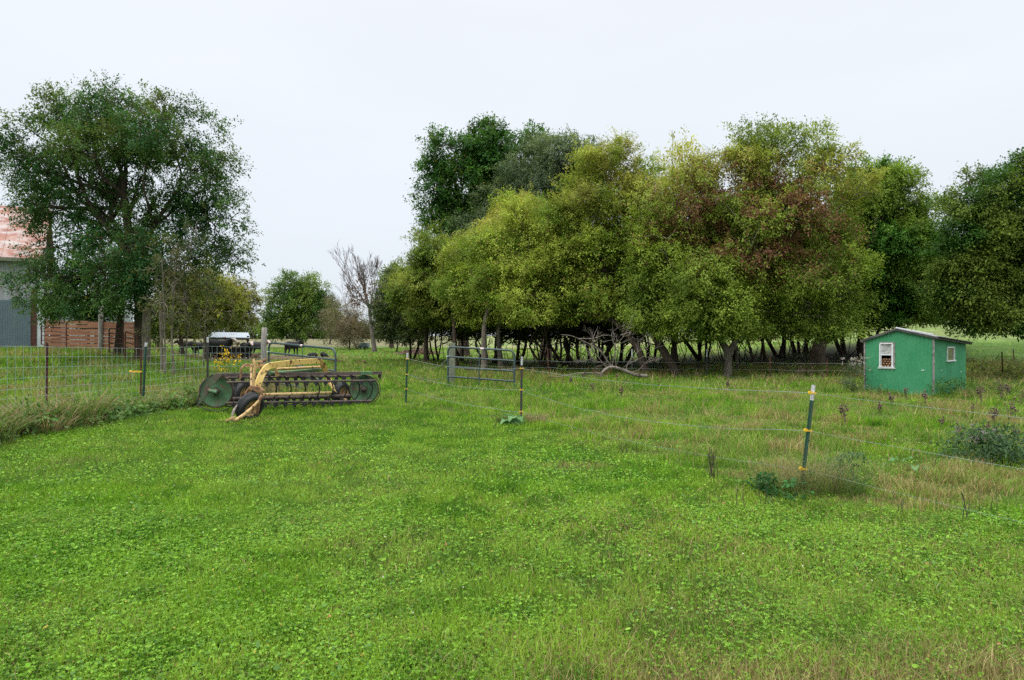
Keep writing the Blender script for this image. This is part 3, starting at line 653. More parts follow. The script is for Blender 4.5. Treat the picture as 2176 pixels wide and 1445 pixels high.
# dead tree
def dead_tree():
    rng = np.random.default_rng(404); D = 66.0; b0 = G_(797, D); t = root("dead_tree", b0, "bare leafless tree with a purple-grey trunk and fine upright twigs", "tree"); mb = MB()
    def grow(a, d, L_, r, lev):
        e_ = a + d * L_; q = branchy(mb, rng, a, e_, r, r * .5, .05, 6, 7 if lev == 0 else 4)
        if lev >= 5: return
        k = 4
        for _ in range(k):
            nd = unit(d + rng.normal(0, .30, 3) + np.array((0, 0, .30))); grow(q[rng.integers(len(q) // 2, len(q))], nd, L_ * rng.uniform(.5, .74), max(r * .5, .011), lev + 1)
    f1 = P(785, 655, D)
    mb.tube(spline([b0 - np.array((0, 0, .2)), P(790, 700, D), f1], 4), list(np.linspace(.25, .14, 9)), 8, cap=False)
    for e_, r in ((P(772, 610, D), .10), (P(745, 600, D), .09), (P(800, 600, D), .08), (P(765, 590, D), .08), (P(755, 630, D), .06), (P(805, 630, D), .06)):
        d = unit(e_ - f1); grow(f1, d, np.linalg.norm(e_ - f1) * .9, r, 1)
    grow(P(793, 700, D), unit(np.array((1.3, 0, .9))), 2.8, .08, 2); grow(P(790, 690, D), unit(np.array((-1.4, 0, .7))), 2.4, .06, 2)
    mb.build("trunk", mk("purple_bark", (.19, .155, .145), (.12, .10, .095), scale=2, rough=.9), t)
    V, Fs, Cc, _ = leaves(rng, [Lb(768, 625, 28, 22, D), Lb(775, 600, 12, 18, D)], 900, .2, lambda p, r_: np.tile((.14, .075, .05), (len(p), 1)), per=5, spray=.5)
    np_mesh("dead_leaves", V, Fs, Cc, M['leaf'], t)
dead_tree()
# far tree line on the horizon
rngf = np.random.default_rng(55)
lob = [Lb(x_, 703 + rngf.normal(0, 3), 26, rngf.uniform(9, 15), 300 + rngf.normal(0, 8)) for x_ in np.arange(280, 900, 17)]
V, Fs, Cc, _ = leaves(rngf, lob, 42000, 1.1, pal_two((.085, .095, .06), (.12, .115, .07), 9, 151), spray=2.2)
tagit(np_mesh("far_wood", V, Fs, Cc, M['leaf']), "far-off low line of woods along the horizon", "woods", kind="stuff")

# ------------------------------------------------------------------ fences
def t_post(mb_pts, parent, body, tip=True, w=.034, rings=(), label=None, tip_len=.16):
    """studded T-section steel post from base a to top b"""
    a, b = [np.asarray(p, float) for p in mb_pts]; d = unit(b - a); L_ = np.linalg.norm(b - a)
    e_ = b - d * (tip_len if tip else 0)
    mb = MB(); s0 = a - d * .25
    side = unit(np.cross(d, (0, 1., 0))); fr = np.cross(side, d)
    mb.bar(s0, e_, w, .005, up=fr); mb.bar(s0 - fr * .0165, e_ - fr * .0165, .006, .028, up=fr)
    z = .05
    while z < L_ - .1:
        mb.bar(a + d * z + fr * .006, a + d * (z + .012) + fr * .006, .014, .007, up=fr); z += .055
    p = mb.build("post", M[body], parent)
    if label: p["label"] = label
    if tip:
        t = MB(); t.bar(e_, b, w, .005, up=fr); t.bar(e_ - fr * .0165, b - fr * .0165, .006, .028, up=fr); t.build("painted_tip", M['twhite'], p)
    for q in rings:
        c = a + (b - a) * ((q - a[2]) / (b[2] - a[2])); k = MB()
        for s_ in (-1, 1):
            cc = c + side * s_ * .021 + fr * .012
            k.bar(cc - d * .015, cc + d * .015, .026, .03, up=fr); k.bar(cc + side * s_ * .012 - d * .009, cc + side * s_ * .012 + d * .009, .018, .02, up=fr)
        k.bar(c - side * .02 - fr * .024, c + side * .02 - fr * .024, .018, .014)
        k.build("insulator", M['yellow'], p)
    return p
def sag(a, b, drop, n=14, wob=.0, seed=0):
    r_ = np.random.default_rng(seed); out = []
    for i, t in enumerate(np.linspace(0, 1, n)):
        p = np.asarray(a) * (1 - t) + np.asarray(b) * t - np.array((0, 0, drop * 4 * t * (1 - t)))
        if 0 < i < n - 1: p = p + r_.normal(0, wob, 3)
        out.append(p)
    return out

ef = root("electric_fence", (.2, 13.1, float(H(.2, 13.1))), "electric fence of thin wires on green steel posts with yellow insulators, along the mown lawn", "fence")
P1a, P1b = P(1701, 1056, 7.08), P(1729, 818, 7.08); P2a, P2b = P(1107, 895, 13.1), P(1109, 758, 13.1); P3a, P3b = P(862, 862, 16.5), P(866, 750, 16.5)
t_post((P1a, P1b), ef, 'tgreen', True, .040, (1.05, .66, .262), "green steel post, nearest and leaning right, white tip")
t_post((P2a, P2b), ef, 'tblack', True, .042, (1.01, .60, .18), "dark steel post with white tip in the middle of the lawn edge")
t_post((P3a, P3b), ef, 'tgreen', True, .046, (1.08, .70, .35), "green steel post beside the old rake")
def on(a, b, z): return a + (b - a) * ((z - a[2]) / (b[2] - a[2])) + np.array((0, -.03, 0))
w1, w2, w3 = [on(P1a, P1b, z) for z in (1.05, .66, .262)], [on(P2a, P2b, z) for z in (1.01, .60, .18)], [on(P3a, P3b, z) for z in (1.08, .70, .35)]
end = [np.array((4.55, 3.75, z)) for z in (1.02, .64, .25)]
for k in range(3):
    rr = (.0026, .0024, .0017)[k]
    dr = (.07, .19, .10)[k]
    MB().tube(sag(w3[k], w2[k], (.10, .10, .08)[k], 12, .006, k), .0032, 4).build("wire", M['wire'], ef)
    MB().tube(sag(w2[k], w1[k], dr, 16, .006, k + 5), rr, 4).build("wire", M['wire'], ef)
    MB().tube(sag(w1[k], end[k], (.02, .02, .03)[k], 10, .002, k + 9), rr * .6, 4).build("wire", M['wire'], ef)
# white string and gate handle from post three to the far wooden post
pw = P(953, 760, 22.3)
MB().tube(sag(w3[0], pw, .28, 14, .01, 33), .0055, 4).build("wire", M['wire'], ef)
MB().tube(sag(w3[1], P(955, 800, 22.3), .1, 10, .01, 34), .005, 4).build("wire", M['wire'], ef)
hd = MB(); q = P(890.5, 769, 17.6)
hd.lathe(q, (0, 0, -1), [(0, .001), (0, .022), (.02, .028), (.03, .016), (.05, .024), (.09, .021), (.13, .024), (.17, .021), (.205, .025), (.22, .03), (.23, .012), (.23, .001)], 12)
hd.build("gate_handle", mk("orange_white_plastic", (.70, .45, .33), (.6, .35, .25), scale=20, rough=.5), ef)

# back fence along the wood
bf = root("wire_fence", G_(1343, 26.3), "wire fence with rusty and white-tipped posts standing in front of the wood", "fence")
bp_ = [(1000, 29.5, 765, 0, 0), (1166, 27.3, 741, 0, 1), (1343, 26.4, 742, 1, 1), (1501, 26.2, 742, 1, 1), (1636, 25.4, 757, 0, 1), (1758, 25.2, 762, 0, 1), (1890, 25.3, 770, 0, 0)]
bases = []
for px, D, top, tip, ins in bp_:
    a = G_(px, D); b_ = P(px + rngf.normal(0, 1.2), top, D)
    t_post((a, b_), bf, 'trust' if not tip else 'tblack', bool(tip), .05, (a[2] + .08,) if False else (), tip_len=.3 if tip else 0)
    if ins:
        cc = P(px - 2, 801 if px < 1600 else 804, D - .06); MB().bar(cc - np.array((.07, 0, 0)), cc + np.array((.11, 0, 0)), .035, .05).build("insulator", M['yellow'], bf)
    bases.append((a, px, D))
for (a0, px0, D0), (a1, px1, D1) in zip(bases[:-1], bases[1:]):
    for hz in (.62, .36, .10):
        MB().tube(sag(a0 + np.array((0, -.04, hz)), a1 + np.array((0, -.04, hz)), .03, 7, .008, int(px0)), .0035, 4).build("wire", M['wire'], bf)
# field fence on the bank right of the shed
rf = root("wire_fence", G_(2130, 27), "old wire fence with dark steel posts on the grassy bank right of the green shed", "fence")
rp = [(2051, 23.5, 760, 808), (2131, 27, 747, 798), (2155, 34, 742, 768), (2230, 24, 735, 800), (2015, 30, 752, 770)]
for px, D, top, bot in rp[:4]: t_post((np.array((*G_(px, D)[:2], float(G_(px, D)[2]))), P(px - 2, top, D)), rf, 'trust', False, .055)
for (i0, i1) in ((0, 1), (1, 3)):
    for f_ in (.35, .7):
        qa, qb = [G_(rp[i][0], rp[i][1]) * (1 - f_) + P(rp[i][0], rp[i][2], rp[i][1]) * f_ for i in (i0, i1)]
        MB().tube(sag(qa, qb, .04, 6, .01, 3), .004, 4).build("wire", M['trust'], rf)

# welded panel fence at the left
pf = root("panel_fence", G_(308, 17), "green-grey welded wire panel fence running from the left edge to the wooden gate post", "fence")
def panel(a, b, za, zb, n_h=7, parent=pf):
    """za, zb: top heights at both ends"""
    mb = MB(); a, b = np.asarray(a, float), np.asarray(b, float); L_ = np.linalg.norm(b - a)
    offs = [0, .195, .395, .59, .79, .95, 1.08, 1.19, 1.28]
    for o_ in offs: mb.tube([np.array((a[0], a[1], za - o_)), np.array((b[0], b[1], zb - o_))], .0032, 5)
    n = int(round(L_ / .203))
    for i in range(n + 1):
        t = i / n; x_, y_ = a + (b - a) * t; z_ = za + (zb - za) * t
        mb.tube([np.array((x_, y_ + .008, z_ + .01)), np.array((x_, y_ + .008, z_ - 1.29))], .0029, 5)
    return mb.build("wire_panel", M['panel_wire'], parent)
fpts = [(-9.15, 7.0, 1.56), (-9.1, 12.1, 1.455), (-9.14, 17.0, 1.315), (-8.76, 19.6, 1.33), (-8.06, 22.0, 1.26)]
for (x0, y0, z0), (x1, y1, z1) in zip(fpts[:-1], fpts[1:]): panel((x0, y0), (x1, y1), z0, z1)
t_post((G_(98, 13.45), P(100, 728, 13.45)), pf, 'trust', False, .055, label="dark rusty post, nearest one of the panel fence")
t_post((G_(305, 16.95) + np.array((0, -.03, 0)), P(310.5, 728, 16.95)), pf, 'tgreen', True, .065, label="green steel post with white tip at the fence corner", tip_len=.10)
t_post((G_(299, 16.6), P(300, 742, 16.6)), pf, 'trust', False, .04, label="thin rusty post beside the green corner post")
t_post((G_(441, 19.5), P(441.5, 716, 19.5)), pf, 'tblack', True, .06, label="dark post in front of the cow feeder", tip_len=.16)
cc = P(290, 789.5, 16.6); mb = MB(); mb.bar(cc - np.array((.13, .02, 0)), cc + np.array((.13, -.02, 0)), .035, .035); mb.lathe(cc - np.array((.16, 0, 0)), (1, 0, 0), [(0, .001), (0, .03), (.04, .03), (.04, .001)], 10); mb.build("insulator", M['yellow'], pf)

def wood_post(px, D, top, r, mat, label, lean=0, bot=None, name="wooden_post", square=False):
    a = G_(px, D); b_ = P(px + lean, top, D); mb = MB()
    if square: mb.bar(a - np.array((0, 0, .3)), b_, r * 2, r * 2, up=(0, 1, 0))
    else:
        pts = [a - np.array((0, 0, .3)), a + (b_ - a) * .3 + np.array((.01, 0, 0)), a + (b_ - a) * .7 - np.array((.01, 0, 0)), b_ - np.array((0, 0, .01)), b_]
        mb.tube(pts, [r * 1.08, r * 1.04, r, r * .97, r * .85], 12)
    return tagit(mb.build(name, M[mat], None, a), label, "post")
wood_post(559, 22.1, 696, .087, 'post', "pale weathered round post holding the half-hidden gate behind the rake", lean=3)
wood_post(960, 22.7, 729, .10, 'greenwood', "square greenish post behind the open tubular gate", square=True, lean=1)
wood_post(213, 31.5, 650, .10, 'post', "tall grey post standing in front of the rust-red boards", lean=2)
wood_post(309, 26.2, 655, .15, 'bark_pale', "thick grey-brown post touching the big trunk behind the green corner post", lean=3)
wood_post(344, 24.5, 620, .05, 'bark_pale', "thin broken stake beside the forked sapling", lean=-3)
wood_post(1565, 31, 735, .06, 'bark_pale', "thin pale stake right of the forked maple trunk in the wood", lean=1)
wood_post(1432, 33, 738, .13, 'bark', "short black stub post in the shade between the leaning trunks", square=True)

# tubular gates
def tube_gate(name, label, A0, A1, z0, z1, hl, hr, n_rail=5, r=.031, posts=True, mat='gate', vb=(0.48,), corner=.14, chain=True):
    """A0,A1 = (x,y) of both ends; z0,z1 = height of the lowest rail at the ends; hl,hr heights"""
    A0, A1 = np.array(A0), np.array(A1); t = root(name, (A0[0], A0[1], z0), label, "gate")
    def Q(s, h_): x_, y_ = A0 + (A1 - A0) * s; return np.array((x_, y_, (z0 + (z1 - z0) * s) + h_ * (hl + (hr - hl) * s)))
    L_ = np.linalg.norm(A1 - A0); cs = corner / L_; ch = corner / hl
    arc = lambda s0, s1, h0, h1, flip: [Q(s0 + (s1 - s0) * (math.sin(a) if not flip else 1 - math.cos(a)), h0 + (h1 - h0) * (1 - math.cos(a) if not flip else math.sin(a))) for a in np.linspace(0, math.pi / 2, 6)]
    left = [Q(cs * (1 - math.cos(a)), 1 - ch + ch * math.sin(a)) for a in np.linspace(0, math.pi / 2, 7)]
    right = [Q(1 - cs * (1 - math.sin(a)), 1 - ch * (1 - math.cos(a))) for a in np.linspace(0, math.pi / 2, 7)]
    MB().tube([Q(0, -.04)] + left + right + [Q(1, -.05)], r, 12).build("frame", M[mat], t)
    hs = np.linspace(0, 1, n_rail)[:-1] if n_rail == 5 else np.linspace(0, 1, n_rail)[:-1]
    for h_ in hs: MB().tube([Q(0, h_), Q(1, h_)], r * .92, 10).build("rail", M[mat], t)
    off = np.cross(unit(np.array((*(A1 - A0), 0))), (0, 0, 1.)) * r
    for s in vb: MB().bar(Q(s, -.02) + off, Q(s, 1.0) + off, .035, .006, up=off).build("stay", M[mat], t)
    mb = MB(); c = Q(.53, 1.0); dd = unit(Q(1, 1) - Q(0, 1)); mb.tube([c - dd * .06, c + dd * .06], r * 1.12, 12, cap=False); mb.build("sticker", mk("pale_sticker", (.65, .5, .52), rough=.6), t)
    if chain:
        mb = MB(); c = Q(0, .76)
        for k in range(7):
            a = k / 7 * 6.28; mb.tube([c + np.array((math.cos(a) * .06, math.sin(a) * .06, .02 * math.sin(3 * a))), c + np.array((math.cos(a + .9) * .06, math.sin(a + .9) * .06, .02 * math.sin(3 * a + 2)))], .008, 5)
        mb.tube([c, c + np.array((.12, 0, -.06)), c + np.array((.2, .05, -.12))], .007, 5); mb.build("chain", M['white'], t)
    return t
x0, y0 = -136 / F * 22.2, 22.2; x1, y1 = 5 / F * 21.1, 21.1
tube_gate("tubular_gate", "open green-grey five-bar tube gate standing in the grass right of the square post", (x0, y0), (x1, y1), EYE - (821 - 712) / F * 22.2, EYE - (832 - 712) / F * 21.1, (821 - 737) / F * 22.2, (832 - 745) / F * 21.1, corner=.17, vb=(.49,))
x0, y0 = -517 / F * 21.9, 21.9; x1, y1 = -375 / F * 19.2, 19.2
tube_gate("tubular_gate", "long tube gate swung open behind the old rake, hung on the pale round post", (x0, y0), (x1, y1), EYE - (811 - 712) / F * 21.9, EYE - (836 - 712) / F * 19.2, (811 - 728) / F * 21.9, (836 - 741) / F * 19.2, n_rail=5, corner=.22, vb=(.55,))

# ------------------------------------------------------------------ green shed
def shed():
    zc = lambda px, py, D: P(px, py, D)
    c0 = P(1983, 842, 18.45); l0 = P(1838, 830, 19.75); r0_ = P(2052, 830, 20.35)
    cT = P(1983, 714.5, 18.45); lT = P(1838, 721, 19.75); rT = P(2052, 727, 20.35)
    t = root("green_shed", c0, "small bright green corrugated metal shed with a low gable roof", "shed")
    fdir = unit((c0 - l0) * (1, 1, 0)); rdir = unit((r0_ - c0) * (1, 1, 0)); fn = np.cross(fdir, (0, 0, 1.)); rn = np.cross(rdir, (0, 0, 1.))
    Lf = np.linalg.norm((c0 - l0)[:2]); Lr = np.linalg.norm((r0_ - c0)[:2])
    ridge_t = .485; ridge = P(1908.5, 699, (18.45 * ridge_t + 19.75 * (1 - ridge_t)))
    def topf(s): return lT[2] + (ridge[2] - lT[2]) * s / ridge_t if s < ridge_t else ridge[2] + (cT[2] - ridge[2]) * (s - ridge_t) / (1 - ridge_t)
    def wall(A, dr, L_, nrm, zb, zt, hole, name, step=.024, amp=.010):
        mb = MB(); n = int(L_ / step); cols = []
        for i in range(n + 1):
            s = i / n; ph = i % 4; off = amp if ph in (1, 2) else 0
            p = A + dr * (s * L_) + nrm * off; cols.append((s, p))
        for (s0, p0), (s1, p1) in zip(cols[:-1], cols[1:]):
            spans = [(zb(s0), zb(s1), zt(s0), zt(s1))]
            if hole and hole[0] <= (s0 + s1) / 2 <= hole[1]: spans = [(zb(s0), zb(s1), hole[2], hole[2]), (hole[3], hole[3], zt(s0), zt(s1))]
            for a_, b_, c_, d_ in spans:
                mb.add([(p0[0], p0[1], a_), (p1[0], p1[1], b_), (p1[0], p1[1], d_), (p0[0], p0[1], c_)], [(0, 1, 2, 3)])
        o = mb.build(name, M['shed'], t); md = o.modifiers.new("thickness", 'SOLIDIFY'); md.thickness = .006; md.offset = -1; return o
    # front hole in s and z: window px 1872..1900 / y 729..779
    s0, s1 = .235, .43; zl = EYE - (779 - 712) / F * 19.35; zh = EYE - (731 - 712) / F * 19.35
    wall(l0, fdir, Lf, fn, lambda s: (l0[2] * (1 - s) + c0[2] * s) - .15, lambda s: topf(s) - .01, (s0, s1, zl, zh), "wall")
    q0, q1 = .385, .60; rzl = EYE - (766 - 712) / F * 19.3; rzh = EYE - (739 - 712) / F * 19.3
    wall(c0, rdir, Lr, rn, lambda s: (c0[2] * (1 - s) + r0_[2] * s) - .15, lambda s: cT[2] * (1 - s) + rT[2] * s - .01, (q0, q1, rzl, rzh), "wall")
    bl = l0 + (r0_ - c0) * (1, 1, 0)
    mb = MB()   # the two hidden walls and the floor
    mb.slab([np.array((*l0[:2], l0[2] - .1)), np.array((*bl[:2], l0[2] - .1)), np.array((*bl[:2], lT[2] - .15)), np.array((*l0[:2], lT[2] - .03))], -fdir * -.02)
    mb.slab([np.array((*bl[:2], l0[2] - .1)), np.array((*r0_[:2], r0_[2] - .1)), np.array((*r0_[:2], rT[2] - .02)), np.array((*(bl + (r0_ - bl) * .5)[:2], rT[2] + .1)), np.array((*bl[:2], lT[2] - .15))], -rdir * .02)
    mb.build("back_wall", M['shed'], t)
    # trim
    def up_(p, z0, z1, w, mat, name, n_, dpt=.03):
        a = np.array((p[0], p[1], z0)); b_ = np.array((p[0], p[1], z1)); return MB().bar(a, b_, w, dpt, up=n_).build(name, M[mat], t)
    up_(c0 + fn * .012 + rn * .012, c0[2] - .1, cT[2] - .0, .045, 'trim_grey', "corner_trim", unit(fn + rn))
    up_(l0 + fn * .016, l0[2] - .1, lT[2] - .02, .04, 'trim_grey', "corner_trim", fn)
    sp = c0 + fdir * (-Lf * .53) + fn * .010; 
    MB().bar(np.array((sp[0], sp[1], c0[2] - .05)), np.array((sp[0], sp[1], topf(.47) - .03)), .012, .008, up=fn).build("seam_strip", M['shed'], t)
    # roof: two sheets over rafters
    ov = fn * .07; bk = (r0_ - c0) * (1, 1, 0); dz = np.array((0, 0, .02))
    def at_(s, z, o_=ov): p = l0 + fdir * (s * Lf) + o_; return np.array((p[0], p[1], z))
    rA = at_(ridge_t, ridge[2] + .02); lA = at_(-.06, lT[2] - .005 - .02); cA = at_(1.07, cT[2] - .012)
    bk_ = bk * 1.06; dr_ = np.array((0, 0, rT[2] - cT[2]))
    mb = MB()
    for a_, b_ in ((lA, rA), (rA, cA)):
        n = 24
        for i in range(n):     # ribbed sheet
            p, q = a_ + bk_ * i / n + dr_ * i / n, a_ + bk_ * (i + 1) / n + dr_ * (i + 1) / n
            p2, q2 = b_ + bk_ * i / n + dr_ * i / n, b_ + bk_ * (i + 1) / n + dr_ * (i + 1) / n
            o0, o1 = (.008 if i % 2 else 0), (.008 if (i + 1) % 2 else 0)
            mb.add([p + (0, 0, o0), q + (0, 0, o1), q2 + (0, 0, o1), p2 + (0, 0, o0)], [(0, 1, 2, 3)])
    o = mb.build("roof", M['oldtin'], t); md = o.modifiers.new("thickness", 'SOLIDIFY'); md.thickness = .006; md.offset = 1
    mb = MB(); mb.tube([rA + (0, 0, .012) - ov * .2, rA + bk_ + dr_ + (0, 0, .012)], .02, 8); mb.build("ridge_cap", M['white'], o)
    for a_, b_ in ((lA, rA), (rA, cA)): MB().bar(a_ - (0, 0, .035) - ov * .15, b_ - (0, 0, .035) - ov * .15, .03, .055, up=(0, 0, 1)).build("barge_board", M['roof_edge'], t)
    MB().bar(cA - (0, 0, .035), cA + bk_ + dr_ - (0, 0, .035), .03, .06).build("eave_board", M['roof_edge'], t)
    MB().bar(cA + fdir * .01 + (0, 0, .0), cA + fdir * .01 + bk_ + dr_, .10, .02).build("roof_edge", M['roof_edge'], t)
    # front window: frame, two sashes, panes, firewood inside the lower half
    def window(A, dr, L_, nrm, s0, s1, z0, z1, mid, mats, pw=.028, out=.02):
        w = root("window", A, None, None); w.parent = t; w.location = tuple(A - np.array(t.location[:]))
        a = A + dr * (s0 * L_); b_ = A + dr * (s1 * L_)
        def pt(q, z, o_): r_ = a + (b_ - a) * q + nrm * o_; return np.array((r_[0], r_[1], z))
        mb = MB()
        mb.bar(pt(0, z0, out), pt(0, z1, out), pw, .03, up=nrm).bar(pt(1, z0, out), pt(1, z1, out), pw, .03, up=nrm)
        mb.bar(pt(-.08, z0 - .014, out + .004), pt(1.12, z0 - .014, out + .004), .05, pw, up=(0, 0, 1)).bar(pt(0, z1 + .014, out), pt(1, z1 + .014, out), .03, pw, up=(0, 0, 1))
        if mid: mb.bar(pt(0, mid, out - .004), pt(1, mid, out - .004), .026, pw * .8, up=(0, 0, 1))
        for q in (.09, .91) if mid else (): mb.bar(pt(q, z0, out - .006), pt(q, z1, out - .006), .016, .022, up=nrm)
        fr = mb.build("window", M['white'], t); bpy.data.objects.remove(w)
        for (za, zb_), mt in zip(((mid or z0, z1),) + (((z0, mid),) if mid else ()), mats):
            if mt: MB().slab([pt(.02, za, .002), pt(.98, za, .002), pt(.98, zb_, .002), pt(.02, zb_, .002)], nrm * .004).build("pane", M[mt], fr)
        return fr, pt
    mid = EYE - (754 - 712) / F * 19.35
    fr, pt = window(l0, fdir, Lf, fn, s0, s1, zl, zh, mid, ('curtain', None), out=.022)
    MB().bar(pt(-.14, zl - .045, .02), pt(1.18, zl - .045, .02), .03, .028).build("sill", M['white'], fr)
    MB().bar(pt(-.02, zh + .045, .015), pt(1.16, zh + .045, .015), .02, .03).build("head_trim", M['trim_grey'], fr)
    MB().bar(pt(1.12, zl - .02, .014), pt(1.12, zh + .03, .014), .03, .02, up=fn).build("side_trim", M['trim_grey'], fr)
    window(c0, rdir, Lr, rn, q0, q1, rzl, rzh, None, ('leafy_pane',), pw=.03)
    for (A_, dr_2, L_, nn, s_, py, D) in ((l0, fdir, Lf, fn, .08, 787, 19.5), (l0, fdir, Lf, fn, .86, 787, 18.6), (c0, rdir, Lr, rn, .22, 787, 18.8), (c0, rdir, Lr, rn, .82, 790, 20)):
        p = A_ + dr_2 * (s_ * L_) + nn * .014; z = EYE - (py - 712) / F * D
        MB().bar(np.array((p[0], p[1], z)) - dr_2 * .035, np.array((p[0], p[1], z)) + dr_2 * .035, .012, .02).build("white_bracket", M['white'], t)
    # added dark sheet standing in for the shade inside, and the stacked firewood
    fl = MB(); ctr = lambda s, k, z: np.array((*(l0 + fdir * (s * Lf) + bk * k)[:2], z))
    fl.slab([ctr(.05, .3, .1), ctr(.95, .3, .1), ctr(.95, .3, 1.3), ctr(.05, .3, 1.3)], fn * .01); fl.build("dark_backing", M['inside'], t)
    rl = np.random.default_rng(8); k = 0
    for row in range(5):
        for cidx in range(5):
            s = s0 + (s1 - s0) * (cidx + .5 * (row % 2)) / 4.3; z = zl - .05 + row * .062
            if z > mid + .0: continue
            p = l0 + fdir * (s * Lf) - fn * .03; r_ = rl.uniform(.028, .040)
            lg = MB().lathe(np.array((p[0], p[1], z)) - fn * .22, fn, [(0, .001), (0, r_), (.2, r_ * .98), (.2 + rl.uniform(0, .03), r_ * .9), (.235, .001)], 9)
            o = lg.build("firewood_log", M['log'], None, np.array((p[0], p[1], z)))
            tagit(o, "cut log in the firewood heap seen through the lower shed window", "log", "firewood logs in the shed window"); k += 1
shed()

# ------------------------------------------------------------------ barn, outbuilding and pens at the left
def barn():
    a = np.array((-.852, -.523, 0.)); b_ = np.array((-.523, .852, 0.)); c = P(78, 712, 36); c = np.array((c[0], c[1], 0)); nf = -b_; zg = float(H(c[0], c[1])) - .1
    t = root("barn", (c[0], c[1], zg), "big barn with rusty red and white metal roof at the left edge", "barn")
    Wd, Dp, ze = 16., 12., EYE + (712 - 545) / F * 36; zr = ze + 3.3
    def q(s, k, z, o_=0): p = c + a * s + b_ * k + nf * o_; return np.array((p[0], p[1], z))
    mb = MB(); mb.slab([q(0, 0, zg - .2), q(Wd, 0, zg - .2), q(Wd, 0, ze), q(0, 0, ze)], b_ * .1)
    n = 60
    for i in range(n): s = Wd * i / n; mb.bar(q(s + .1, 0, zg + .1, .012), q(s + .1, 0, ze - .05, .012), .03, .03, up=nf)
    mb.build("wall", M['grey_wall'], t)
    mb = MB(); mb.slab([q(0, 0, zg), q(0, Dp, zg), q(0, Dp, ze), q(0, Dp / 2, zr), q(0, 0, ze)], a * .1)
    mb.slab([q(0, Dp, zg), q(Wd, Dp, zg), q(Wd, Dp, ze), q(0, Dp, ze)], -b_ * .1); mb.build("side_wall", M['grey_wall'], t)
    mb = MB(); rfm = []
    for (k0, z0, k1, z1) in ((-.4, ze - .2, Dp / 2, zr + .1), (Dp / 2, zr + .1, Dp + .4, ze - .2)):
        mb.slab([q(-.35, k0, z0), q(Wd, k0, z0), q(Wd, k1, z1), q(-.35, k1, z1)], (0, 0, .06))
        for i in range(28): s = -.3 + i * .6; mb.bar(q(s, k0, z0 + .07), q(s, k1, z1 + .07), .04, .03)
    mb.build("roof", M['rust_roof'], t)
    MB().bar(q(-.3, -.42, ze - .26), q(Wd, -.42, ze - .26), .06, .16).build("eave_board", M['greenwood'], t)
    z1 = EYE + (712 - 636) / F * 36
    d = MB(); d.slab([q(.25, -.12, zg + .0), q(1.75, -.12, zg + .0), q(1.75, -.12, z1 - .1), q(.25, -.12, z1)], -b_ * .05)
    for i in range(14): d.bar(q(.3 + i * .105, -.18, zg + .05), q(.3 + i * .105, -.18, z1 - .12), .02, .015, up=nf)
    dd = d.build("door", M['bluegrey'], t); MB().bar(q(1.75, -.2, zg + .2), q(1.75, -.2, z1 - .1), .12, .06, up=nf).build("door_edge", M['trust'], dd)
    d = MB(); d.slab([q(1.8, -.10, zg + .75), q(6, -.10, zg + .75), q(6, -.10, z1 + .3), q(1.8, -.10, z1 + .1)], -b_ * .05)
    for i in range(30): d.bar(q(1.9 + i * .13, -.16, zg + .8), q(1.9 + i * .13, -.16, z1 + .05), .02, .015, up=nf)
    d.build("door", M['bluegrey'], t)
    MB().slab([q(1.8, -.05, zg - .1), q(8, -.05, zg - .1), q(8, -.05, zg + .72), q(1.8, -.05, zg + .72)], -b_ * .04).build("foundation", M['mud'], t)
    MB().bar(q(.12, -.08, zg), q(.12, -.08, z1 + .6), .24, .10, up=nf).build("corner_post", M['trust'], t)
    MB().bar(q(-.18, -.05, zg + .2), q(-.18, -.05, ze - .2), .30, .10, up=nf).build("corner_trim", M['tin'], t)
    MB().bar(q(-.42, -.05, zg), q(-.42, -.05, zg + 4.0), .16, .12, up=nf).build("corner_pole", M['bark_pale'], t)
barn()
def outbuilding():
    D = 46; A, B = P(112, 712, D), P(181, 712, D + 1.5); zg = float(H(A[0], A[1])) - .2
    t = root("outbuilding", (A[0], A[1], zg), "low white metal outbuilding seen between the barn and the big tree", "outbuilding")
    z1 = EYE + (712 - 650) / F * D; zr = EYE + (712 - 622) / F * (D + 3); bk = np.array((0, 6., 0))
    def v(p, z): return np.array((p[0], p[1], z))
    mb = MB(); mb.slab([v(A, zg), v(B, zg), v(B, z1), v(A, z1)], (0, .1, 0))
    for i in range(9): p = A + (B - A) * (i + .5) / 9; mb.bar(v(p, zg) - (0, .02, 0), v(p, z1) - (0, .02, 0), .03, .02, up=(0, 1, 0))
    mb.slab([v(B, zg), v(B + bk, zg), v(B + bk, z1), v(B + bk * .5, zr), v(B, z1)], (-.1, 0, 0)); mb.slab([v(A, zg), v(A + bk, zg), v(A + bk, z1), v(A + bk * .5, zr), v(A, z1)], (.1, 0, 0)); mb.build("wall", M['tin'], t)
    mb = MB(); ex = unit(B - A) * .3; fo = np.array((0, -.3, 0))
    mb.slab([v(A - ex + fo, z1 - .1), v(B + ex + fo, z1 - .1), v(B + ex + bk * .5, zr), v(A - ex + bk * .5, zr)], (0, 0, .06)); mb.slab([v(A - ex + bk * .5, zr), v(B + ex + bk * .5, zr), v(B + ex + bk, z1 - .1), v(A - ex + bk, z1 - .1)], (0, 0, .06))
    for i in range(8): p = A - ex + (B - A + 2 * ex) * (i + .5) / 8; mb.bar(v(p + fo, z1 - .03), v(p + bk * .5, zr + .07), .05, .04)
    mb.build("roof", M['tin'], t)
    d = P(106, 712, D - .6); MB().slab([v(d, zg), v(d + (.55, 0, 0), zg), v(d + (.55, 0, 0), z1 + .9), v(d, z1 + .9)], (0, .3, 0)).build("door", M['darksteel'], t)
outbuilding()
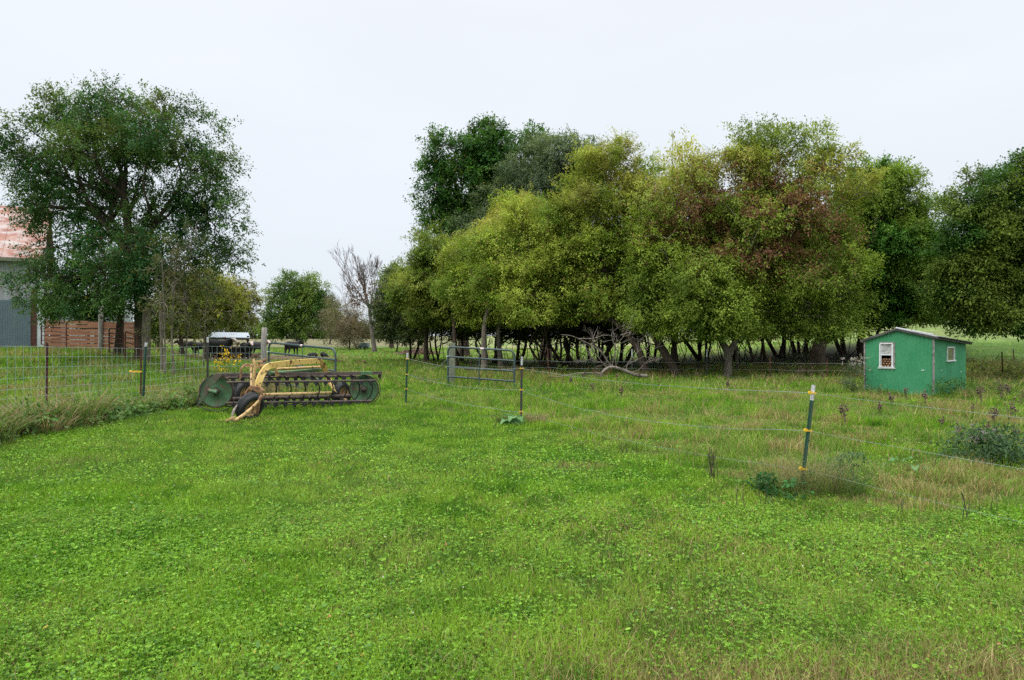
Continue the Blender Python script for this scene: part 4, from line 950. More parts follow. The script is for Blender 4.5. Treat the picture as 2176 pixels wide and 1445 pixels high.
def board_fence():
    A, B = P(96, 712, 32.5), P(293, 712, 31.0); t = root("board_fence", (A[0], A[1], float(H(A[0], A[1]))), "rust-red horizontal board fence behind the tree trunks", "fence")
    rb = np.random.default_rng(3); n = 8
    for i in range(n):
        for (f0, f1) in ((0, .47), (.47, 1)):
            ya = 684 + i * 8.0; yb = 689 + i * 7.6
            pA, pB = A + (B - A) * f0, A + (B - A) * f1; Da, Db = pA[1], pB[1]
            y0_, y1_ = ya + (yb - ya) * f0 + rb.normal(0, .5), ya + (yb - ya) * f1 + rb.normal(0, .5)
            MB().bar(np.array((pA[0], Da, EYE - (y0_ - HY) / F * Da)), np.array((pB[0], Db, EYE - (y1_ - HY) / F * Db)), .04, .145).build("board", M['board'], t)
    for f in (0, .24, .47, .72, 1):
        p = A + (B - A) * f + (0, .07, 0); zg = float(H(p[0], p[1])); MB().bar(np.array((p[0], p[1], zg - .2)), np.array((p[0], p[1], EYE - (686 + 5 * f - HY) / F * p[1])), .1, .09, up=(0, 1, 0)).build("post", M['bark'], t)
board_fence()
def pen_panel(label, pa, pb, y0a, y1a, y0b, y1b, n, mat='trust', r=.022):
    A, B = P(pa[0], 712, pa[1]), P(pb[0], 712, pb[1]); za0, za1 = EYE - (y0a - HY) / F * pa[1], EYE - (y1a - HY) / F * pa[1]; zb0, zb1 = EYE - (y0b - HY) / F * pb[1], EYE - (y1b - HY) / F * pb[1]
    t = root("livestock_panel", (A[0], A[1], za1), label, "gate")
    def v(s, f): p = A + (B - A) * s; return np.array((p[0], p[1], (za1 + (za0 - za1) * f) * (1 - s) + (zb1 + (zb0 - zb1) * f) * s))
    MB().tube([v(0, 0), v(0, .93), v(.05, 1), v(.94, 1), v(1, .9), v(1, 0)], r * 1.25, 8).build("frame", M[mat], t)
    for i in range(n): MB().tube([v(0, i / n), v(1, i / n)], r, 6).build("rail", M[mat], t)
pen_panel("rusty tube gate in front of the rust-red boards beside the barn", (88, 30.5), (141, 29.5), 684, 732, 686, 738, 5)
pen_panel("rusty tube panel between the tree trunks, left of the two", (232, 27.5), (262, 27), 698, 748, 700, 752, 5)
pen_panel("rusty tube panel leaning against the thicker trunk, right of the two", (266, 26.2), (291, 26), 705, 760, 712, 764, 5)

def feeder():
    D = 47.; z = lambda y: EYE - (y - HY) / F * D
    A, B = P(443, 712, D), P(530, 712, D); zg = float(H(A[0], A[1])); t = root("hay_feeder", (A[0], A[1], zg), "open cattle feeder with a tin roof patched with rust", "feeder")
    mb = MB(); mb.slab([P(443, 718, D - .5), P(531, 719, D - .5), P(527, 708.5, D + 1.2), P(440, 707, D + 1.2)], (0, 0, .05))
    for i in range(18): f = i / 17; mb.bar(P(443, 718, D - .5) * (1 - f) + P(531, 719, D - .5) * f + (0, 0, .06), P(440, 707, D + 1.2) * (1 - f) + P(527, 708.5, D + 1.2) * f + (0, 0, .06), .03, .03)
    mb.build("roof", M['cowroof'], t)
    for px in (444, 527):
        for dd in (-.3, 1.0): p = P(px, 712, D + dd); MB().bar(np.array((p[0], p[1], zg - .1)), np.array((p[0], p[1], z(717) + .1)), .13, .13, up=(0, 1, 0)).build("post", M['darksteel'], t)
    MB().bar(P(444, 719.5, D - .45), P(529, 720.5, D - .45), .06, .12).build("front_beam", M['darksteel'], t)
    mb = MB(); mb.bar(P(444, 731, D), P(527, 731, D), .05, .08); mb.bar(P(444, 745, D), P(527, 745, D), .05, .3)
    mb.build("manger", M['darksteel'], t)
feeder()

# hay remains by the feeder
rh = np.random.default_rng(6); mb = MB()
for k in range(140):
    a = rh.uniform(0, 6.28); r_ = rh.uniform(0, 1) ** .6; p = P(500, 712, 49.5); p[2] = float(H(p[0], p[1])); q = p + (math.cos(a) * r_ * 1.5, math.sin(a) * r_ * .8, (1 - r_) * .75); d = rh.normal(size=3) * (.4, .4, .2)
    mb.tube([q - d, q + d], rh.uniform(.04, .1), 5)
tagit(mb.build("hay_mound", M['mud'], None, p), "brown heap of old hay between the black cows", "hay")

# ------------------------------------------------------------------ cows
def cow_mat(white_feet=True):
    m = bpy.data.materials.new("cow_hide"); m.use_nodes = True; N, Lk = m.node_tree.nodes, m.node_tree.links; b = N["Principled BSDF"]; b.inputs["Roughness"].default_value = .75
    tc = N.new("ShaderNodeTexCoord"); sp = N.new("ShaderNodeSeparateXYZ"); Lk.new(tc.outputs["Object"], sp.inputs[0])
    g1 = N.new("ShaderNodeMath"); g1.operation = 'GREATER_THAN'; g1.inputs[1].default_value = 1.07; Lk.new(sp.outputs[0], g1.inputs[0])
    g2 = N.new("ShaderNodeMath"); g2.operation = 'LESS_THAN'; g2.inputs[1].default_value = .17; Lk.new(sp.outputs[2], g2.inputs[0])
    mx = N.new("ShaderNodeMath"); mx.operation = 'MAXIMUM'; Lk.new(g1.outputs[0], mx.inputs[0]); Lk.new(g2.outputs[0], mx.inputs[1])
    c = N.new("ShaderNodeMixRGB"); c.inputs[1].default_value = (.012, .012, .014, 1); c.inputs[2].default_value = (.62, .50, .46, 1); Lk.new(mx.outputs[0] if white_feet else g1.outputs[0], c.inputs[0]); Lk.new(c.outputs[0], b.inputs["Base Color"]); return m
def cow_mesh(head_down=False):
    pts = [(-.85, 0, 1.12, .17, .20), (-.62, 0, 1.08, .29, .33), (-.2, 0, 1.02, .31, .37), (.25, 0, 1.02, .30, .37), (.55, 0, 1.08, .25, .33)]
    if head_down: pts += [(.82, 0, 1.0, .15, .22), (1.02, 0, .80, .12, .15), (1.15, 0, .62, .125, .14), (1.30, 0, .45, .085, .09), (1.36, 0, .37, .075, .07)]
    else: pts += [(.80, 0, 1.22, .16, .22), (.98, 0, 1.36, .13, .16), (1.12, 0, 1.38, .135, .14), (1.30, 0, 1.24, .095, .10), (1.42, 0, 1.15, .08, .075)]
    V, E, R = [], [], []
    for x, y, z, ry, rz in pts: V.append((x, y, z)); R.append((ry, rz))
    E = [(i, i + 1) for i in range(len(pts) - 1)]
    def chain(p0, seq):
        k = p0
        for x, y, z, r in seq: V.append((x, y, z)); R.append((r, r)); E.append((k, len(V) - 1)); k = len(V) - 1
    for s in (-1, 1):
        chain(1, [(-.62, s * .17, .82, .16), (-.58, s * .19, .62, .10), (-.70, s * .19, .42, .062), (-.68, s * .19, .18, .048), (-.64, s * .19, .03, .06)])
        chain(4, [(.50, s * .16, .80, .13), (.50, s * .17, .58, .085), (.49, s * .17, .40, .062), (.49, s * .17, .18, .046), (.51, s * .17, .03, .058)])
        hi = 7; hx, _, hz = pts[7][:3]; chain(hi, [(hx - .06, s * .17, hz + .07, .035), (hx - .08, s * .28, hz + .04, .03)])
    chain(0, [(-.98, 0, 1.08, .05), (-1.02, 0, .8, .028), (-1.02, 0, .5, .03), (-1.02, 0, .38, .045)])
    me = bpy.data.meshes.new("cow"); me.from_pydata(V, E, []); o = bpy.data.objects.new("cow_tmp", me); C.objects.link(o)
    sk = o.modifiers.new("skin", 'SKIN'); sk.use_smooth_shade = True
    for i, (ry, rz) in enumerate(R): me.skin_vertices[0].data[i].radius = (ry, rz)
    me.skin_vertices[0].data[2].use_root = True
    ss = o.modifiers.new("sub", 'SUBSURF'); ss.levels = 2; ss.render_levels = 2
    dg = bpy.context.evaluated_depsgraph_get(); dg.update(); m2 = bpy.data.meshes.new_from_object(o.evaluated_get(dg)); bpy.data.objects.remove(o)
    m2.name = "cow"; return m2
cm_up, cm_dn = cow_mesh(False), cow_mesh(True); chide = cow_mat()
chide2 = mk("cow_black", (.012, .012, .014), rough=.75)
for me_, mt_ in ((cm_up, chide), (cm_dn, chide)): me_.materials.clear(); me_.materials.append(mt_)
cm_blk = cm_up.copy(); cm_blk.materials.clear(); cm_blk.materials.append(chide2)
for px, D, rot, s, me_, lab in ((398, 49, 180, .70, cm_blk, "black cow grazing at the left end of the group, face hidden"), (466, 45, -12, .98, cm_up, "large black cow with a white face standing at the left feeder post"), (523, 46.5, -48, .82, cm_up, "black cow with a white face turned toward the rake, below the rusty roof end"),
        (549, 51, -20, .84, cm_up, "black cow with a white face half hidden by the pale round post"), (621, 53, 68, .84, cm_blk, "all-black cow seen from behind near the round field tree"), (428, 50, 165, .76, cm_blk, "black cow whose pink-white nose shows left of the feeder post")):
    o = bpy.data.objects.new("cow", me_); C.objects.link(o); o.location = tuple(G_(px, D)); o.rotation_euler.z = math.radians(rot); o.scale = (s, s, s)
    tagit(o, lab, "cow", "black cows around the feeder")

# tyres lying in the grass
def old_tyre(px, D, tilt, rz, label):
    c = G_(px, D) + (0, 0, .07); ax = Matrix.Rotation(rz, 3, 'Z') @ Vector((math.sin(tilt), 0, math.cos(tilt)))
    prof = [(-.08, .2), (-.12, .24), (-.12, .31), (-.08, .36), (.08, .36), (.12, .31), (.12, .24), (.08, .2), (-.08, .2)]
    mb = MB(); mb.lathe(c, ax, prof, 26)
    for k in range(20):
        a = k / 20 * 6.283; aa = np.array(ax); e1 = unit(np.cross(aa, (.3, 1, .1))); e2 = np.cross(e1, aa); p = c + (math.cos(a) * e1 + math.sin(a) * e2) * .365
        mb.bar(p - aa * .09, p + aa * .09, .04, .03, up=unit(p - c))
    tagit(mb.build("old_tyre", M['rub'], None, c), label, "tyre", "discarded tractor tyres")
old_tyre(664, 52, .5, 2.0, "old black tractor tyre lying in grass, left one of two below the field tree")
old_tyre(690, 51, .9, .8, "old black tractor tyre tipped in grass, right one of two below the field tree")

# small cart under the brush
def cart():
    D = 78.; b0 = G_(766, D); t = root("utility_cart", b0, "small white-topped blue-grey cart parked under the orange-brown bush", "cart"); z = lambda y: EYE - (y - HY) / F * D
    p = lambda px, y, d=0: P(px, y, D + d)
    MB().slab([p(750, 729), p(768, 729), p(768, 729, 1.3), p(750, 729, 1.3)], (0, 0, .08)).build("roof", M['white'], t)
    mb = MB(); mb.slab([p(760, 739), p(781, 739), p(781, 728.5), p(769, 728.5), p(762, 733)], (0, 1.3, 0)); mb.build("body", M['bluegrey'], t)
    for px in (751, 759): MB().bar(p(px, 740), p(px, 729), .05, .05, up=(0, 1, 0)).build("upright", M['darksteel'], t)
    for px in (763, 778): MB().lathe(p(px, 740, -.1), (0, 1, 0), [(-.1, .1), (-.1, .26), (.1, .26), (.1, .1)], 16).build("wheel", M['rub'], t)
cart()

# brush pile and fallen branch
rb = np.random.default_rng(12); c = G_(888, 58); mb = MB()
for k in range(420):
    a = rb.uniform(0, 6.28); r_ = rb.uniform(0, 1) ** .5; q = c + (math.cos(a) * r_ * 1.45, math.sin(a) * r_ * 1.0, (1 - r_ ** 1.5) * .55 * rb.uniform(.2, 1) + .05); d = np.array((rb.normal(0, .35), rb.normal(0, .3), rb.normal(0, .09)))
    mb.tube([q - d, q + d * .3 + (0, 0, rb.normal(0, .04)), q + d], [.03, .022, .008], 4)
tagit(mb.build("brush_pile", mk("brush", (.20, .13, .10), (.11, .075, .055), scale=5, rough=.95), None, c), "pile of brown cut brush in front of the wood", "brush pile")
for px, py, r_, lab in ((715, 770, .9, "small grey-brown clod heap in the grass, left one of two"), (767, 772, .6, "small grey-brown clod heap in the grass, right one of two")):
    D = 1.65 * F / (py - 712); c = G_(px, D); mb = MB()
    for k in range(120):
        a = rb.uniform(0, 6.28); rr = rb.uniform(0, 1) ** .6; q = c + (math.cos(a) * rr * .55 * r_, math.sin(a) * rr * .35 * r_, (1 - rr) * .12 + .02); d = rb.normal(size=3) * (.09, .09, .03); mb.tube([q - d, q + d], [.02, .012], 4)
    tagit(mb.build("clod_heap", M['mud'], None, c), lab, "heap", "clod heaps")
def fallen_branch():
    rng = np.random.default_rng(15); D = 25.3; base = G_(1372, D); t = root("fallen_branch", base, "grey dead branch lying in front of the leaning maple trunks, twigs raised", "branch"); mb = MB()
    main = spline([P(1375, 799, D), P(1350, 796, D), P(1325, 787, D), P(1300, 780, D - .1), P(1283, 788, D - .2), P(1277, 800, D - .2)], 5); mb.tube(main, list(np.linspace(.07, .05, len(main))), 8)
    def twig(a, b_, r, lev):
        r *= .72 if lev == 1 else 1
        q = branchy(mb, rng, a, b_, r, r * .4, .07, 9, 5)
        if lev < 3:
            for _ in range(6):
                i = rng.integers(len(q) // 3, len(q)); L_ = np.linalg.norm(b_ - a) * rng.uniform(.3, .5); d = unit(unit(b_ - a) + rng.normal(0, .7, 3) * (1, .6, 1)); twig(q[i], q[i] + d * L_, r * .5, lev + 1)
    a = P(1318, 784, D)
    for s, e_, r in (((1310, 783), (1262, 728), .022), ((1300, 780), (1330, 708), .022), ((1320, 786), (1385, 745), .02), ((1290, 782), (1255, 735), .018), ((1340, 792), (1388, 765), .02), ((1310, 783), (1300, 715), .018), ((1300, 780), (1240, 765), .018), ((1330, 788), (1350, 730), .018)): twig(P(*s, D), P(*e_, D + rng.normal(0, .3)), r, 1)
    q = spline([P(1300, 782, D), P(1275, 745, D), P(1240, 725, D), P(1215, 714, D - .1), P(1192, 711, D - .1)], 5); mb.tube(q, list(np.linspace(.024, .010, len(q))), 6); twig(q[12], P(1295, 712, D), .018, 2); twig(q[8], P(1255, 760, D), .018, 2)
    q = spline([P(1318, 712, D), P(1340, 706, D), P(1336, 712, D - .1)], 4); mb.tube(q, .012, 5)
    mb.tube(spline([P(1278, 793, D - .3), P(1230, 793, D - .3), P(1190, 800, D - .4), P(1165, 798, D - .4)], 5), [.022] * 10 + [.015] * 6, 5)
    mb.build("limb", M['dead'], t)
fallen_branch()

# ------------------------------------------------------------------ old side-delivery hay rake
def rake():
    R = lambda cx_, cy_, D: P(400 + cx_ / 4.9455, 680 + cy_ / 4.9455, D)
    lc, rc = R(295, 752, 14.7), R(1848, 730, 16.5)
    t = root("hay_rake", R(620, 1000, 13.4) * (1, 1, 0), "old yellow and green hay rake with a long tine reel, parked by the fence", "hay rake")
    axd = unit(rc - lc); face = unit(np.array((-lc[0] * .2 - 1.1, -lc[1], 0)) * 1.0); face = unit(np.array((.10, -1., .0))); e1 = unit(np.cross((0, 0, 1.), face)); e1 = e1 if e1[0] > 0 else -e1; e2 = np.array((0, 0, 1.))
    RAD = .345
    def disc_pt(c, a, r): return c + (math.cos(a) * e1 + math.sin(a) * e2) * r
    for c, lab in ((lc, "left green reel end plate with rusty rim"), (rc, "right green reel end plate")):
        mb = MB(); mb.lathe(c, face, [(-.02, .001), (.015, .08), (.0, .12), (-.01, RAD * .8), (.02, RAD * .9), (.015, RAD), (-.03, RAD + .004), (-.035, RAD * .9), (-.03, .001)], 44); o = mb.build("reel_end_plate", M['paint_g'], t); o["label"] = lab
        MB().lathe(c, face, [(-.035, RAD - .015), (.022, RAD - .012), (.024, RAD + .01), (-.035, RAD + .012), (-.035, RAD - .015)], 44).build("rim", M['rim_rust'], o)
        MB().lathe(c + face * .02, face, [(0, .075), (.03, .07), (.05, .04), (.1, .035), (.1, .001)], 16).build("hub", M['darkbar'], o)
        mb = MB()
        for k in range(5): a = k * 1.2566 + .3; p = disc_pt(c, a, .10) + face * .03; mb.lathe(p, face, [(0, .014), (.012, .014), (.012, .001)], 6)
        mb.build("bolt", M['darkbar'], o)
    # tine bars with rubber mounts and wire teeth
    for ang in (118, 62, -10, -52, -95, -140, 172):
        pass
    bars = [((425, 606), (1765, 588), 15.0, 16.7), ((440, 655), (1960, 636), 14.5, 16.4), ((425, 832), (1725, 799), 14.9, 16.8), ((430, 872), (1925, 850), 14.45, 16.3)]
    for bi, (a, b_, D0, D1) in enumerate(bars):
        A, B = R(*a, D0), R(*b_, D1)
        bar = MB().tube([A - (B - A) * .02, B], .026 if bi != 2 else .045, 10).build("tine_bar", M['darkbar'], t)
        n = 15
        for k in range(n):
            mb, mw = MB(), MB(); f = (k + .5) / n; p = A + (B - A) * f; d = unit(B - A)
            mb.slab([p - d * .055 - (0, 0, .02), p + d * .055 - (0, 0, .02), p + d * .02 - (0, 0, .10), p - d * .02 - (0, 0, .10)], (0, -.03, 0))
            for s_ in (-1, 1):
                q = p + d * .012 * s_ - (0, 0, .09); mw.tube([q, q + (.004 * s_, .01, -.12), q + (.0, .035, -.24)], .0032, 4)
            mb.build("tine_mount", M['rub'], bar); mw.build("tine", M['darksteel'], bar)
    # stripper hoops
    for k in range(10):
        f = .085 + .0965 * k
        c = lc + (rc - lc) * f + (0, -.04, .03); r_ = .352
        a0, a1 = (72, -118)
        pts = [disc_pt(c, math.radians(a), r_ * (1 + .0 * a)) for a in np.linspace(a0, a1, 22)]
        c2 = pts[-1]; pts += [c2 + np.array((-.14, .06, .015)), c2 + np.array((-.3, .16, .07))]
        MB().tube([pts[0] + np.array((0, 0, .05))] + pts, .016, 6).build("stripper_rod", M['tyre_black'], t)
    pts = [disc_pt(rc, math.radians(a), .39) for a in np.linspace(50, -100, 18)]; MB().tube(pts, .010, 6).build("stripper_rod", M['darksteel'], t)
    # long top beam
    A, B = R(275, 580, 14.5), R(2030, 557, 16.6)
    m_ = MB(); m_.bar(A, B, .10, .075); b_o = m_.build("top_beam", M['darkbar'], t)
    for f in np.linspace(.13, .97, 9): p = A + (B - A) * f; MB().lathe(p + (0, 0, .03), (0, 0, 1), [(0, .012), (.03, .012), (.035, .001)], 6).build("bolt", M['darkbar'], b_o)
    C0 = A + (B - A) * .855; MB().bar(C0, C0 + (B - A) * .075, .108, .078).build("green_patch", M['paint_g'], b_o)
    MB().slab([B + (-.07, 0, 0), B + (.0, 0, 0), B + (-.03, 0, -.16), B + (-.09, 0, -.1)], (0, .08, 0)).build("end_bracket", M['darkbar'], t)
    # left guard: pointed sheet over the left plate
    g0 = lc + face * .08; q = lambda cx_, cy_: R(cx_, cy_, 14.45)
    MB().slab([q(255, 572), q(350, 580), q(262, 690), q(205, 690), q(240, 720), q(180, 815), q(118, 885), q(98, 880), q(150, 760), q(190, 650)], (0, .03, 0)).build("guard_sheet", mk("guard_green", (.07, .11, .06), (.10, .07, .05), (.13, .15, .11), scale=5, rough=.7), t)
    MB().tube(spline([q(255, 572), q(165, 650), q(125, 760), q(100, 885), q(200, 940), q(330, 958), q(440, 915), q(490, 830)], 5), .012, 6).build("guard_rod", M['darksteel'], t)
    MB().tube([q(212, 735), q(230, 745), q(300, 760)], .045, 8).build("shaft_housing", M['paint_g'], t)
    # main yellow arch
    SIDE = unit(np.cross(unit((rc - lc) * (1, 1, 0)), (0, 0, 1.)) * -1)
    def strap(pts, w, h, mat, name, parent=t):
        mb = MB(); S = spline(pts, 6); n = len(S); V = []
        for i, p in enumerate(S):
            d = unit(S[min(i + 1, n - 1)] - S[max(i - 1, 0)]); side = SIDE; up = unit(np.cross(d, side))
            hh = h[0] + (h[1] - h[0]) * i / (n - 1) if isinstance(h, tuple) else h
            V += [p - side * w / 2 - up * hh / 2, p + side * w / 2 - up * hh / 2, p + side * w / 2 + up * hh / 2, p - side * w / 2 + up * hh / 2]
        Fs = [(i * 4 + k, i * 4 + (k + 1) % 4, i * 4 + 4 + (k + 1) % 4, i * 4 + 4 + k) for i in range(n - 1) for k in range(4)] + [(3, 2, 1, 0), (n * 4 - 4, n * 4 - 3, n * 4 - 2, n * 4 - 1)]
        mb.add(V, Fs); o = mb.build(name, M[mat], parent); bv = o.modifiers.new("bevel", 'BEVEL'); bv.width = .012; bv.segments = 2; return o
    strap([R(722, 715, 13.6), R(745, 640, 13.65), R(780, 560, 13.75), R(840, 490, 13.9), R(940, 468, 14.3), R(1150, 445, 15.2), R(1360, 432, 16.2), R(1405, 455, 16.5), R(1435, 520, 16.7), R(1465, 600, 16.9), R(1500, 680, 16.8), R(1540, 750, 16.3)], .10, .125, 'paint_y', "main_arch")
    MB().tube([R(930, 515, 14.9), R(1395, 492, 16.8)], .030, 8).build("brace_tube", M['paint_y2'], t)
    MB().tube([R(780, 787, 14.0), R(1510, 765, 16.4)], .036, 10).build("axle_tube", M['paint_y2'], t)
    MB().tube([R(860, 560, 15), R(1130, 545, 15.8), R(1430, 520, 17)], .042, 8).build("green_tube", M['paint_g'], t)
    MB().slab([R(905, 510, 14.1), R(935, 512, 14.1), R(955, 585, 14.15), R(925, 600, 14.15), R(912, 560, 14.1)], (0, .03, 0)).build("hanger", M['paint_y2'], t)
    MB().tube([R(925, 575, 14.2), R(985, 600, 14.4)], .035, 8).build("hanger_pin", M['darkbar'], t)
    # left controls
    MB().tube(spline([R(688, 705, 13.9), R(690, 640, 13.9), R(697, 540, 13.9), R(698, 470, 13.9), R(686, 430, 13.9), R(678, 415, 13.9)], 4), .032, 10).build("lift_lever", M['paint_y2'], t)
    MB().tube(spline([R(548, 622, 14.0), R(552, 560, 14.0), R(566, 505, 14.0), R(600, 470, 14.1), R(640, 468, 14.2)], 5), .021, 8).build("crank_handle", M['paint_rusty'], t)
    MB().bar(R(610, 474, 14.3), R(835, 480, 15.0), .05, .07).build("cross_bar", M['paint_y2'], t)
    MB().bar(R(700, 497, 14.3), R(880, 502, 15.0), .05, .05).build("cross_bar", M['paint_y2'], t)
    MB().bar(R(662, 470, 14.4), R(664, 700, 14.1), .035, .035, up=(0, 1, 0)).build("upright", M['paint_y2'], t)
    MB().tube([R(735, 440, 14.4), R(760, 455, 14.4), R(800, 425, 14.5), R(812, 415, 14.5)], .018, 6).build("latch_rod", M['paint_rusty'], t)
    MB().lathe(R(806, 424, 14.5), (0, -1, 0), [(0, .001), (0, .035), (.04, .04), (.06, .02), (.06, .001)], 10).build("latch_knob", M['paint_rusty'], t)
    MB().bar(R(715, 437, 14.45), R(770, 432, 14.5), .04, .04).build("latch_plate", M['paint_y2'], t)
    # wheels
    def wheel(c, ax, r, w, lab, rim_side=1):
        c = np.asarray(c, float); ax = unit(np.asarray(ax, float)); wt = root("x", c, None, None); bpy.data.objects.remove(wt)
        prof = [(-w * .38, r * .60), (-w * .5, r * .72), (-w * .5, r * .86), (-w * .42, r * .965), (-w * .25, r)]
        for gg in (-.16, 0, .16): prof += [(w * (gg - .035), r), (w * (gg - .03), r * .975), (w * (gg + .03), r * .975), (w * (gg + .035), r)]
        prof += [(w * .25, r), (w * .42, r * .965), (w * .5, r * .86), (w * .5, r * .72), (w * .38, r * .60), (-w * .38, r * .60)]
        o = MB().lathe(c, ax, prof, 48).build("wheel", M['rub'], t, None); o["label"] = lab
        MB().lathe(c, ax, [(-w * .36, r * .63), (-w * .36, r * .55), (-w * .1, r * .5), (-w * .02, r * .22), (w * .02, .001), (w * .06, r * .22), (w * .1, r * .50), (w * .36, r * .55), (w * .38, r * .63)], 36).build("rim", M['paint_y2'], o)
        MB().lathe(c, ax, [(-w * .35, .001), (-w * .35, r * .13), (w * .42, r * .13), (w * .42, .001)], 16).build("hub", M['paint_rusty'], o)
    wheel(R(648, 912, 13.45) , (.80, -.42, -.40), .29, .20, "front tyre under the yellow arch, turned aside")
    wheel(R(1612, 782, 16.95), (.92, -.38, 0), .30, .20, "tyre with yellow rim at the right reel end")
    wheel(R(583, 785, 15.6), (.92, -.38, 0), .30, .20, "tyre behind the left reel end")
    # fork and tongue at the front wheel
    fk = 13.4
    MB().slab([R(645, 690, 13.5), R(735, 700, 13.5), R(785, 745, 13.5), R(740, 760, 13.5), R(620, 725, 13.5)], (0, .14, 0)).build("fork_plate", M['paint_rusty'], t)
    MB().tube(spline([R(750, 740, 13.15), R(772, 790, 13.15), R(745, 850, 13.1), R(730, 940, 13.15), R(722, 985, 13.2)], 5), .032, 8).build("fork_arm", M['paint_rusty'], t)
    MB().tube(spline([R(640, 715, 13.6), R(612, 760, 13.6), R(600, 800, 13.6)], 5), .022, 8).build("fork_arm", M['paint_rusty'], t)
    G0 = np.array((*R(392, 1122, 12.75)[:2], float(H(*R(392, 1122, 12.75)[:2])) + .05))
    tip = G0
    MB().tube(spline([R(750, 845, 13.1), R(690, 905, 13.05), R(600, 985, 12.95), R(500, 1050, 12.85), tip + (.09, .03, .04)], 5), [.030] * 8 + [.034] * 13, 10).build("tongue", M['paint_y2'], t)
    MB().tube(spline([R(605, 790, 13.6), R(555, 850, 13.4), R(490, 930, 13.1), R(465, 1000, 12.95), R(455, 1085, 12.85)], 5), [.018] * 10 + [.024] * 11, 8).build("tongue_brace", M['dead'], t)
    MB().bar(tip, tip + (.16, .05, .07), .05, .03).build("hitch_plate", M['paint_y2'], t)
rake()

# ------------------------------------------------------------------ weeds, clumps and bushes
def sprays(rng, c, n, h, w, spread, col_a, col_b, lean=.8, seg=2, arch=False):
    a = rng.random(n) * 6.283; r_ = np.sqrt(rng.random(n)) * spread
    base = np.stack([c[0] + np.cos(a) * r_, c[1] + np.sin(a) * r_, np.zeros(n)], 1); base[:, 2] = H(base[:, 0], base[:, 1]) - .01
    q = rng.random(n)[:, None]; col = (np.asarray(col_a) * q + np.asarray(col_b) * (1 - q)) * (.7 + .6 * rng.random(n))[:, None]
    out = np.stack([np.cos(a), np.sin(a), np.zeros(n)], 1) * (.25 + lean * rng.random(n))[:, None]
    if arch:
        hh = h * (.5 + .5 * rng.random(n)); t_ = rng.random(n) * math.pi; side = np.stack([np.cos(t_), np.sin(t_), np.zeros(n)], 1) * w * .5; up = np.array((0, 0, 1.))
        p1 = base + up * (hh * .55)[:, None] + out * (hh * .25)[:, None]; p2 = base + up * (hh * .85)[:, None] + out * (hh * .65)[:, None]; p3 = base + up * (hh * .80)[:, None] + out * (hh * 1.05)[:, None]
        V = np.stack([base - side, base + side, p1 + side * .9, p1 - side * .9, p2 + side * .6, p2 - side * .6, p3], 1).reshape(-1, 3); i = np.arange(n)[:, None] * 7
        Fs = np.concatenate([i + np.array([[*f]]) for f in ((0, 1, 2), (0, 2, 3), (3, 2, 4), (3, 4, 5), (5, 4, 6))], 0)
        return V, Fs, np.repeat(col, 7, 0)
    global rg
    return blades(base, h * (.5 + .6 * rng.random(n)), np.full(n, w), col, lean, seg, dirv=out * .7)
def sprout_leaves(rng, c, n, rad, z0, z1, size, col_a, col_b, asp=.5):
    lob = [(np.array((c[0], c[1], float(H(c[0], c[1])) + (z0 + z1) / 2)), np.array((rad, rad, (z1 - z0) / 2)))]
    V, Fs, Cc, _ = leaves(rng, lob, n, size, pal_two(col_a, col_b, .15, int(rng.integers(99))), spray=size * 2.5, per=8, aspect=asp)
    V[:, 2] = np.maximum(V[:, 2], H(V[:, 0], V[:, 1]) + .003)
    tri = np.concatenate([Fs[:, [0, 1, 2]], Fs[:, [0, 2, 3]]]); return V, tri, Cc
def clump(name, label, cat, pieces, c, group=None):
    V, Fs, Cc = cat3(pieces); o = np_mesh(name, V, Fs, Cc, M['grass'], None, np.array((c[0], c[1], float(H(c[0], c[1]))))); return tagit(o, label, cat, group)
GA, GB = (.08, .14, .03), (.14, .20, .05); TA, TB = (.34, .27, .16), (.24, .17, .10)
rc_ = np.random.default_rng(70)
# tall grass along the left fence
pcs = []
for k in range(74):
    y_ = rc_.uniform(7.5, 17.6); xf = float(np.interp(y_, [7, 12.4, 13.8, 16.2, 17.6], [-8.45, -8.15, -8.0, -7.75, -7.6])) + rc_.normal(0, .28)
    hs = (.66 if y_ < 12.8 else .42) * rc_.uniform(.35, 1.25)
    kk = rc_.random(); pcs.append(sprays(rc_, (xf, y_), 60, hs * rc_.uniform(.7, 1.1), .018, .28, GA, GB if kk < .6 else TB, 1.3, arch=True)); pcs.append(sprays(rc_, (xf, y_), int(10 + 60 * kk ** 2), hs * 1.05, .013, .26, TA, TB, 1.2, arch=True)); pcs.append(sprout_leaves(rc_, (xf + rc_.normal(0, .15), y_), 90, .22, 0, hs * .55, .06, (.06, .12, .03), (.11, .15, .04), .45))
for k in range(26):
    y_ = rc_.uniform(9.5, 17); xf = float(np.interp(y_, [7, 12.4, 13.8, 16.2, 17.6], [-8.1, -7.85, -7.7, -7.5, -7.4])) + rc_.normal(0, .18)
    pcs.append(sprout_leaves(rc_, (xf, y_), 160, rc_.uniform(.15, .35), 0, rc_.uniform(.12, .34), rc_.uniform(.07, .13), (.07, .15, .035), (.14, .22, .07), .45))
V, Fs, Cc = cat3(pcs); tagit(np_mesh("tall_grass", V, Fs, Cc, M['grass']), "uncut arching grass, green and tan, growing through the left wire fence", "grass", kind="stuff")
